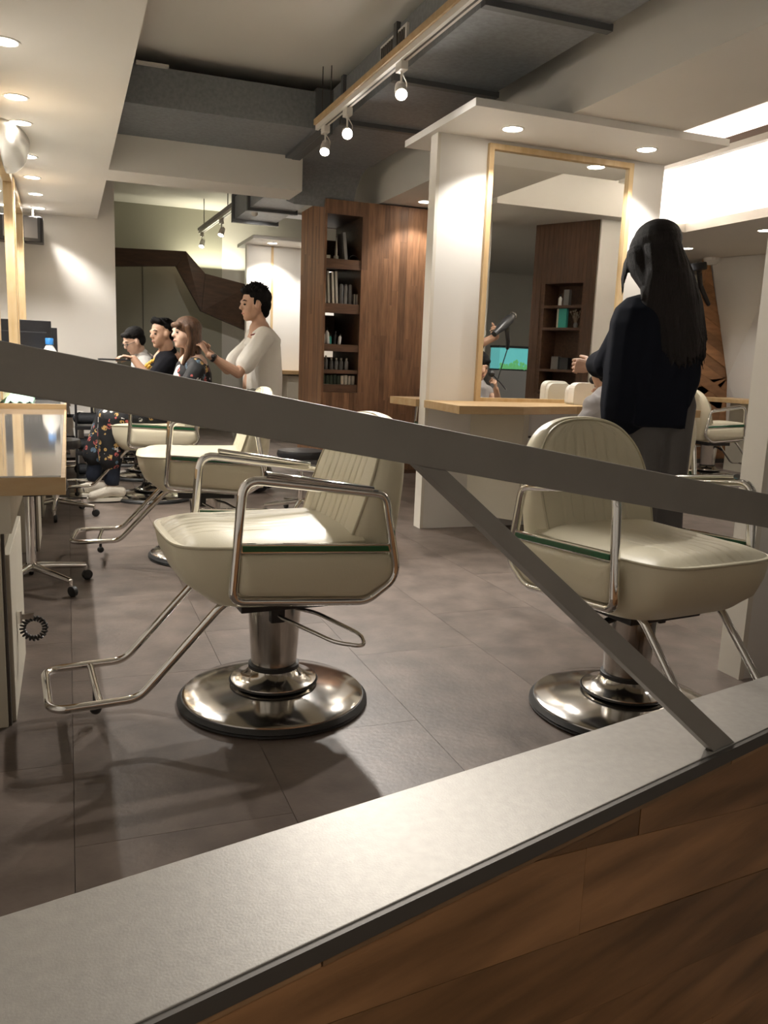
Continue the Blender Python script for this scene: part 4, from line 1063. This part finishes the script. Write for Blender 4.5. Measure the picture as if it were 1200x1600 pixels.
# --- seated woman with brown hair, floral jacket
f = Fig((.62, 6.58, 0), 'seated woman with brown hair in a dark floral jacket and trousers')
hc = V3(.845, 6.56, 1.265); q = qframe((-.96, -.28, .03)); b = MB(); P = head_shape(b, hc, q, .98)
b.chain([V3(.875, 6.56, 1.20), V3(.90, 6.57, 1.06)], [.05, .052]); b.chain([V3(.90, 6.57, 1.02), V3(.90, 6.58, .80), V3(.78, 6.58, .66)], [.12, .12, .13])
for g in (1, -1):
    y = 6.58 - .09 * g; b.chain([V3(.76, y, .66), V3(.27, y - .02 * g, .63), V3(.22 + .06 * g, y - .02 * g, .14)], [.085, .058, .036])
    b.chain([V3(.235 + .06 * g, y - .02 * g, .10), V3(.10 + .06 * g, y - .03 * g, .06)], [.034, .026])
arm = MB()
for g in (1, -1):
    y = 6.58 - .19 * g; a_ = [V3(.90, y, 1.0), V3(.78, y - .03 * g, .80), V3(.55, y + .08 * g, .74)]; arm.chain(a_, [.045, .038, .025]); hand_shape(arm, a_[2], (-.95, .2 * g, -.05), (0, 0, -1), g, curl=.25, s=.9)
f.skin(b, arm, SKINL); face_parts(f.t, P, q, .98)
h = MB(); h.ell(P(-.020, 0, .050), (.108, .090, .088), q, 16, 10); h.ell(P(-.055, 0, -.02), (.072, .084, .095), q, 14, 9); h.chain([P(-.065, 0, -.06), P(-.065, 0, -.16), P(-.03, .03, -.24)], [.072, .062, .030])
h.chain([P(.02, .080, .05), P(.0, .082, -.03), P(.015, .07, -.16), P(.04, .06, -.23)], [.022, .02, .026, .012]); h.chain([P(.02, -.080, .05), P(-.01, -.082, -.04), P(-.01, -.07, -.17)], [.022, .022, .02])
h.cap(P(.075, .045, .062), P(.080, -.045, .062), .022, .022)
random.seed(8)
for k in range(60):
    a = random.uniform(1.2, 2 * PI - 1.2); p0 = P(-.03 + .085 * math.cos(a), .08 * math.sin(a), random.uniform(-.02, .06)); p1 = P(-.035 + .085 * math.cos(a + .1), .080 * math.sin(a + .1), random.uniform(-.20, -.12))
    h.chain([p0, p0.lerp(p1, .5) + q @ Vector((-.004, 0, 0)), p1], [.008, .009, .004], seg=6)
link('hair', remesh(h, .0048, 1), HAIRN, f.t)
c = MB(); c.chain([V3(.90, 6.57, 1.075), V3(.90, 6.58, .98)], [.070, .12]); c.chain([V3(.90, 6.44, 1.02), V3(.90, 6.72, 1.02)], [.075, .075]); c.chain([V3(.90, 6.58, .98), V3(.90, 6.58, .78), V3(.82, 6.58, .68)], [.14, .15, .165])
for g in (1, -1):
    y = 6.58 - .19 * g; c.chain([V3(.90, y, .99), V3(.79, y - .03 * g, .80), V3(.62, y + .05 * g, .75)], [.075, .064, .05])
f.cloth(c, FLORAL, 'jacket', wr=.010)
link('blouse', remesh(MB().chain([V3(.825, 6.545, 1.01), V3(.785, 6.55, .85)], [.052, .075]), .009, 2), TEE_W, f.t)
pt = MB()
for g in (1, -1):
    y = 6.58 - .09 * g; pt.chain([V3(.78, y, .66), V3(.29, y - .02 * g, .625), V3(.23 + .05 * g, y - .02 * g, .33)], [.125, .10, .095])
f.cloth(pt, FLORAL, 'loose_trousers', wr=.012)
pj = MB()
for g in (1, -1):
    y = 6.58 - .09 * g; pj.chain([V3(.25 + .05 * g, y - .02 * g, .40), V3(.225 + .06 * g, y - .02 * g, .17)], [.066, .058])
f.cloth(pj, DENIM, 'jeans_cuff', wr=.004)
for g, dx in ((1, 0.02), (-1, -.02)):
    y = 6.58 - .11 * g; x = .235 + .06 * g
    sh1 = MB(); sh1.chain([V3(x + .05, y, .075), V3(x - .02, y - .01, .085), V3(x - .15, y - .03 * g, .052)], [.044, .044, .034])
    so_ = link('sneaker', remesh(sh1, .007, 1), SHOE, f.t)
    MB().loft([[V3(x - .055 + .135 * math.cos(a), y - .012 + .047 * math.sin(a), z) for a in [k * PI / 10 for k in range(20)]] for z in (.012, .036)]).build('sole', mat('pale_sole', (.70, .66, .56), .6), so_, 40)
    for k in range(5):
        xx = x - .0 - .028 * k
        MB().chain([V3(xx, y - .034, .05), V3(xx - .008, y - .030, .085), V3(xx - .01, y, .108 - .008 * k)], [.004, .0035, .004], seg=6).build('lace', STEELD if k % 2 else SHOE, so_, 60)
f.fix()

# --- seated man in a black shirt with yellow lettering, hand on a tablet
f = Fig((.64, 7.75, 0), 'seated man in a black shirt with yellow print touching a dark tablet')
hc = V3(.785, 7.65, 1.275); q = qframe((-.90, -.42, -.05)); b = MB(); P = head_shape(b, hc, q, 1.06)
b.chain([V3(.81, 7.66, 1.20), V3(.84, 7.70, 1.06)], [.066, .07]); b.chain([V3(.84, 7.72, 1.03), V3(.86, 7.75, .80), V3(.78, 7.75, .66)], [.14, .16, .16])
for g in (1, -1):
    y = 7.75 - .10 * g; b.chain([V3(.76, y, .66), V3(.28, y - .04 * g, .64), V3(.28, y - .04 * g, .10)], [.09, .062, .045]); b.chain([V3(.28, y - .04 * g, .06), V3(.12, y - .05 * g, .045)], [.04, .032])
arm = MB(); a_ = [V3(.80, 7.50, 1.02), V3(.66, 7.42, .88), V3(.525, 7.46, 1.06)]; arm.chain(a_, [.055, .046, .029]); hand_shape(arm, a_[2] + V3(-.006, 0, .008), (-.93, .1, .12), (-.15, 0, -1), -1, curls=[.28, .42, .5, .55], s=1.0)
a3 = [V3(.86, 7.98, 1.02), V3(.72, 8.0, .84), V3(.50, 7.80, .90)]; arm.chain(a3, [.055, .046, .029]); hand_shape(arm, a3[2], (-.9, -.3, .1), (0, 0, 1), -1, curl=.4)
f.skin(b, arm, SKIN); face_parts(f.t, P, q, 1.06)
h = MB(); h.ell(P(-.026, 0, .060), (.104, .085, .082), q, 16, 10); h.ell(P(-.060, 0, .010), (.062, .075, .075), q, 14, 8); h.chain([P(.05, .05, .105), P(.066, 0, .118), P(.05, -.05, .105)], [.024, .028, .024])
random.seed(3)
for k in range(60):
    a = random.uniform(0, 2 * PI); r = random.uniform(0, .07); p0 = P(-.015 + r * math.cos(a), r * math.sin(a), .115); h.cap(p0, p0 + q @ Vector((.012, random.uniform(-.01, .01), .022)), .012, .003, seg=6)
link('hair', remesh(h, .0048, 1), HAIRB, f.t)
c = MB(); c.chain([V3(.838, 7.69, 1.115), V3(.84, 7.72, 1.02)], [.082, .15]); c.chain([V3(.80, 7.55, 1.04), V3(.86, 7.92, 1.04)], [.10, .10]); c.chain([V3(.84, 7.74, .99), V3(.84, 7.75, .80), V3(.80, 7.75, .68)], [.165, .19, .19]); c.chain([a_[0], a_[0].lerp(a_[1], .7)], [.085, .07]); c.chain([a3[0], a3[0].lerp(a3[1], .7)], [.085, .07])
f.cloth(c, TEE_B, 'shirt', wr=.008)
yl = MB()
for k, (x, z) in enumerate([(.690, 1.045), (.668, 1.03), (.665, 1.0), (.69, .985), (.70, .955), (.67, .935), (.715, 1.06), (.648, 1.015)]): yl.cap(V3(x, 7.60 - .018 * (k % 3), z), V3(x - .015, 7.575, z - .016), .014, .012)
yl.build('yellow_print', YELLOW, f.t, 60)
pt = MB()
for g in (1, -1):
    y = 7.75 - .10 * g; pt.chain([V3(.78, y, .66), V3(.30, y - .04 * g, .635), V3(.28, y - .04 * g, .12)], [.12, .09, .075])
f.cloth(pt, GREYT, 'trousers', wr=.010)
f.fix()
tb_ = empty('tablet', (.37, 7.50, 1.045), 0, 'dark tablet held out before the man in the black shirt', 'tablet')
MB().box(-.13, .13, -.09, .09, -.006, .006).build('case', BLACKP, tb_, bevel=.003); MB().box(-.115, .115, -.078, .078, .0062, .0075).build('screen', mat('dark_screen', (.03, .03, .035), .1), tb_)

# --- seated man with glasses in a grey shirt
f = Fig((.58, 8.75, 0), 'seated man with glasses in a grey shirt looking down, farthest left')
hc = V3(.60, 8.42, 1.21); q = qframe((-.86, -.30, -.42)); b = MB(); P = head_shape(b, hc, q, 1.0)
b.chain([V3(.645, 8.45, 1.15), V3(.70, 8.50, 1.04)], [.055, .06]); b.chain([V3(.71, 8.55, 1.0), V3(.80, 8.70, .80), V3(.76, 8.75, .66)], [.12, .14, .15])
for g in (1, -1):
    y = 8.75 - .10 * g; b.chain([V3(.74, y, .66), V3(.28, y - .04 * g, .64), V3(.28, y - .04 * g, .10)], [.085, .06, .045]); b.chain([V3(.28, y - .04 * g, .06), V3(.12, y - .05 * g, .045)], [.04, .032])
arm = MB()
for g in (1, -1):
    y = 8.55 - .20 * g; a_ = [V3(.70, y, .98), V3(.60, y - .02, .82), V3(.42, y + .10 * g, .80)]; arm.chain(a_, [.05, .042, .027]); hand_shape(arm, a_[2], (-.9, .2 * g, .1), (0, 0, -1), g, curl=.4)
f.skin(b, arm, SKINL); face_parts(f.t, P, q, 1.0)
h = MB(); h.ell(P(-.026, 0, .060), (.104, .085, .082), q, 16, 10); h.ell(P(-.060, 0, .010), (.060, .075, .075), q, 14, 8); h.cap(P(.055, .05, .085), P(.055, -.05, .085), .026, .026)
link('hair', remesh(h, .0048, 1), HAIRB, f.t)
gl_ = MB()
for g in (1, -1):
    gl_.tube([P(.100, .032 * g + .022 * math.cos(a), .004 + .017 * math.sin(a)) for a in [k * PI / 8 for k in range(16)]], .0022, 6, closed=True); gl_.tube([P(.097, .054 * g, .006), P(.0, .079 * g, .010)], .0022, 6)
gl_.tube([P(.102, .010, .006), P(.102, -.010, .006)], .002, 6); gl_.build('glasses', BLACKP, f.t, 60)
c = MB(); c.chain([V3(.675, 8.475, 1.09), V3(.71, 8.53, .98)], [.075, .14]); c.chain([V3(.69, 8.40, 1.01), V3(.72, 8.70, 1.01)], [.09, .09]); c.chain([V3(.71, 8.56, .97), V3(.79, 8.70, .78), V3(.78, 8.75, .68)], [.14, .165, .17])
for g in (1, -1): y = 8.55 - .20 * g; c.chain([V3(.70, y, .98), V3(.62, y - .02, .85)], [.078, .065])
f.cloth(c, TEE_G, 'shirt', wr=.008)
pt = MB()
for g in (1, -1):
    y = 8.75 - .10 * g; pt.chain([V3(.76, y, .66), V3(.30, y - .04 * g, .635), V3(.28, y - .04 * g, .12)], [.115, .085, .07])
f.cloth(pt, GREYT, 'trousers', wr=.010)
f.fix()

# --- standing stylist with long dark hair seen from behind
f = Fig((2.90, 3.50, 0), 'standing woman with long dark hair in a loose black coat, seen from behind')
hc = V3(2.795, 3.50, 1.70); q = qframe((-.18, .96, -.16)); b = MB(); P = head_shape(b, hc, q, 1.04)
b.chain([V3(2.80, 3.48, 1.62), V3(2.82, 3.47, 1.46)], [.055, .06]); b.chain([V3(2.83, 3.47, 1.42), V3(2.86, 3.49, 1.2), V3(2.90, 3.50, .92)], [.12, .13, .14])
for g in (1, -1):
    x = 2.90 + .09 * g; b.chain([V3(x, 3.50, .92), V3(x + .02, 3.50, .50), V3(x + .02, 3.48, .08)], [.09, .058, .040]); b.chain([V3(x + .02, 3.48, .05), V3(x + .01, 3.62, .035)], [.038, .03])
arm = MB(); aL = [V3(2.72, 3.50, 1.39), V3(2.69, 3.62, 1.16), V3(2.775, 3.90, 1.13)]; arm.chain(aL, [.05, .044, .029])
hand_shape(arm, aL[2] + V3(-.01, .01, .0), (-.55, .78, .10), (.85, .45, -.25), -1, curls=[.45, .55, .65, .75], s=1.05)
aR = [V3(2.97, 3.52, 1.36), V3(3.20, 3.74, 1.20), V3(3.46, 3.90, 1.36)]; arm.chain(aR, [.05, .044, .029])
hand_shape(arm, aR[2], (-.25, .85, .45), (-.9, -.2, .1), 1, curl=.95, s=1.05)
f.skin(b, arm, SKIN); face_parts(f.t, P, q, 1.04)
c = MB(); c.chain([V3(2.72, 3.48, 1.385), V3(2.96, 3.50, 1.36)], [.100, .10]); c.chain([V3(2.82, 3.47, 1.46), V3(2.82, 3.47, 1.40)], [.075, .10])
for x0_, x1_ in ((2.74, 2.74), (2.84, 2.86), (2.92, 2.95)):
    c.chain([V3(x0_, 3.49, 1.35), V3(x1_, 3.49, 1.1), V3(x1_ - .02, 3.50, .93)], [.145, .150, .135])
c.prism([(2.66, 3.36, .862), (2.97, 3.35, .84), (3.12, 3.64, .84), (2.68, 3.64, .862)], (0, 0, .34))
c.chain([aL[0], aL[1], aL[1].lerp(aL[2], .62)], [.088, .092, .075]); c.chain([aR[0], aR[1], aR[1].lerp(aR[2], .5)], [.09, .085, .07])
f.cloth(c, COATB, 'coat', wr=.014, sc=6)
pt = MB(); pt.ell((2.90, 3.50, .90), (.18, .14, .13))
for g in (1, -1):
    x = 2.90 + .085 * g; pt.chain([V3(x, 3.50, .95), V3(x + .02, 3.50, .50), V3(x + .02, 3.48, .09)], [.125, .105, .10])
f.cloth(pt, GREYT, 'trousers', wr=.014, sc=7)
h = MB(); h.ell(P(-.022, 0, .045), (.120, .112, .100), q, 20, 12); h.ell(P(-.040, 0, -.02), (.098, .106, .12), q, 18, 10)
lock = lambda u, zt: V3(2.875 + .118 * u + .02 * zt, 3.355 + .045 * u * u, 1.40 - .0 * zt)
for k in range(15):
    u = -1 + 2 * k / 14; a0 = P(-.045 - .045 * (1 - u * u), -.068 * u, .0); a1 = P(-.065 - .03 * (1 - u * u), -.082 * u, -.13)
    m1 = V3(2.865 + .145 * u, 3.36 + .05 * u * u, 1.42); e1 = V3(2.925 + .135 * u, 3.345 + .05 * u * u, 1.215 - .05 * math.cos(u * 1.5) + .03 * math.sin(k * 2.1))
    h.chain([a0, a1, m1, m1.lerp(e1, .6), e1], [.040, .040, .038, .030, .010], seg=8)
h.ell(P(.02, .055, .0), (.075, .055, .095), q); h.ell(P(.02, -.055, .0), (.075, .055, .095), q)
h.chain([P(.03, .070, -.02), P(.015, .080, -.09), P(-.03, .085, -.17), P(-.03, .12, -.235)], [.060, .052, .040, .010])
h.chain([P(.03, -.075, -.02), P(.02, -.085, -.12), P(-.01, -.10, -.20)], [.055, .045, .03])
random.seed(12)
for k in range(170):
    u = random.uniform(-1, 1); p0 = P(-.06 - .055 * (1 - u * u), -.088 * u, random.uniform(-.03, .07)); m1 = V3(2.865 + .150 * u, 3.325 + .06 * u * u, random.uniform(1.38, 1.48)); e1 = V3(2.925 + .140 * u + random.uniform(-.015, .02), 3.32 + .06 * u * u, random.uniform(1.13, 1.30))
    h.chain([p0, p0.lerp(m1, .5) + V3(.012 * u, -.022 * (1 - u * u), 0), m1, e1], [.008, .009, .009, .002], seg=6)
for k in range(16):
    p0 = P(.05 + .004 * k, .078, .04 - .005 * k); p1 = P(.06 + .003 * k, .10 + random.uniform(0, .02), -.08 - .008 * k); h.chain([p0, p0.lerp(p1, .5) + q @ Vector((0, .012, 0)), p1], [.007, .006, .0015], seg=6)
link('hair', remesh(h, .0050, 3), HAIRL, f.t)
MB().ell(P(.0, .088, -.045), (.008, .006, .014)).build('earring', CHROME, f.t, 60)
wt = MB().lathe([(.033, -.013), (.037, -.010), (.037, .010), (.033, .013)], aL[2] + V3(.0, -.03, .0), (aL[2] - aL[1]), 20); wt.cap(aL[2] + V3(-.034, -.034, .0), aL[2] + V3(-.044, -.036, .0), .022, .020)
wt.build('wristwatch', BLACKP, f.t, 40)
for g in (1, -1): link('shoe', remesh(MB().chain([V3(2.92 + .09 * g, 3.45, .055), V3(2.91 + .09 * g, 3.66, .042)], [.050, .040]), .008, 1), BLACKP, f.t)
f.fix(); f.t.location.x -= .09
hd = empty('hair_dryer', (3.36, 4.0, 1.42), 0, 'black hair dryer held by the stylist in black, seen in the mirror', 'hair dryer')
MB().lathe([(.018, -.12), (.030, -.11), (.040, -.06), (.042, .02), (.034, .08), (.026, .13), (.024, .17)], (-.02, .10, .04), (-.62, .30, -.45), 20).build('barrel', BLACKP, hd, 40)
MB().lathe([(.034, -.128), (.030, -.118)], (-.02, .10, .04), (-.62, .30, -.45), 20).build('rear_grille', CHROME, hd)
MB().tube([(.0, .09, .02), (.045, .05, -.10), (.06, .02, -.16)], [.020, .018, .014], 12).build('handle', BLACKP, hd, 50)
MB().tube([(.06, .02, -.16), (.0, -.05, -.5), (-.10, .0, -1.0), (-.10, .1, -1.40)], .005, 6).build('cord', BLACKP, hd, 60)

# --- child under a grey cape
f = Fig((3.02, 4.02, 0), 'seated child under a grey cape in front of the tall mirror')
hc = V3(3.03, 4.28, 1.10); q = qframe((.04, .98, -.14)); b = MB(); P = head_shape(b, hc, q, .90)
b.chain([V3(3.03, 4.25, 1.04), V3(3.03, 4.20, .95)], [.042, .045]); b.chain([V3(3.03, 4.18, .92), V3(3.02, 4.08, .75), V3(3.02, 4.06, .66)], [.10, .11, .12])
for g in (1, -1): b.chain([V3(3.02 + .08 * g, 4.06, .66), V3(3.02 + .09 * g, 4.40, .63), V3(3.02 + .09 * g, 4.44, .22)], [.07, .05, .035]); b.chain([V3(3.02 + .09 * g, 4.44, .18), V3(3.02 + .09 * g, 4.54, .17)], [.034, .028])
arm = MB(); aC = [V3(3.17, 4.2, .90), V3(3.24, 4.28, .78), V3(3.12, 4.42, .94)]; arm.chain(aC, [.036, .032, .022]); hand_shape(arm, aC[2], (-.3, .35, .75), (-.7, -.6, 0), 1, curl=.8, s=.75)
f.skin(b, arm, SKIN); face_parts(f.t, P, q, .90)
h = MB(); h.ell(P(-.020, 0, .055), (.104, .088, .084), q, 16, 10); h.ell(P(-.055, 0, .0), (.060, .078, .072), q, 14, 8); h.cap(P(.065, .045, .065), P(.065, -.045, .065), .026, .026)
link('hair', remesh(h, .0045, 1), HAIRB, f.t)
c = MB(); c.chain([V3(3.03, 4.225, .985), V3(3.03, 4.20, .93)], [.062, .085]); c.chain([V3(2.90, 4.17, .90), V3(3.16, 4.17, .90)], [.075, .075]); c.chain([V3(3.03, 4.17, .90), V3(3.02, 4.12, .70)], [.15, .20])
c.chain([V3(2.92, 4.15, .86), V3(2.78, 4.18, .72)], [.09, .07]); c.chain([V3(3.02, 4.15, .72), V3(3.02, 4.42, .66)], [.19, .15]); c.chain([V3(2.93, 4.40, .66), V3(2.93, 4.47, .45)], [.10, .10]); c.chain([V3(3.11, 4.40, .66), V3(3.11, 4.47, .45)], [.10, .10])
f.cloth(c, CAPE, 'cape', wr=.016, sc=9)
MB().chain([V3(3.00, 4.135, .985), V3(2.985, 4.09, .93), V3(2.98, 4.06, .88)], [.006, .007, .005]).build('cape_tie', CAPE, f.t, 60)
for g in (1, -1): link('shoe', remesh(MB().chain([V3(3.02 + .09 * g, 4.43, .185), V3(3.02 + .09 * g, 4.55, .17)], [.042, .034]), .008, 1), TEE_W, f.t)
f.fix()
br = empty('face_brush', (3.10, 4.46, 1.0), 0, 'black soft face brush in the hand of the child, seen in the mirror', 'brush')
MB().tube([(.06, .05, -.06), (.02, .02, -.005), (-.02, -.01, .04)], .005, 8).build('handle', BLACKP, br, 60)
MB().ell((-.035, -.02, .055), (.026, .024, .026)).build('bristles', BLACKP, br, 60)
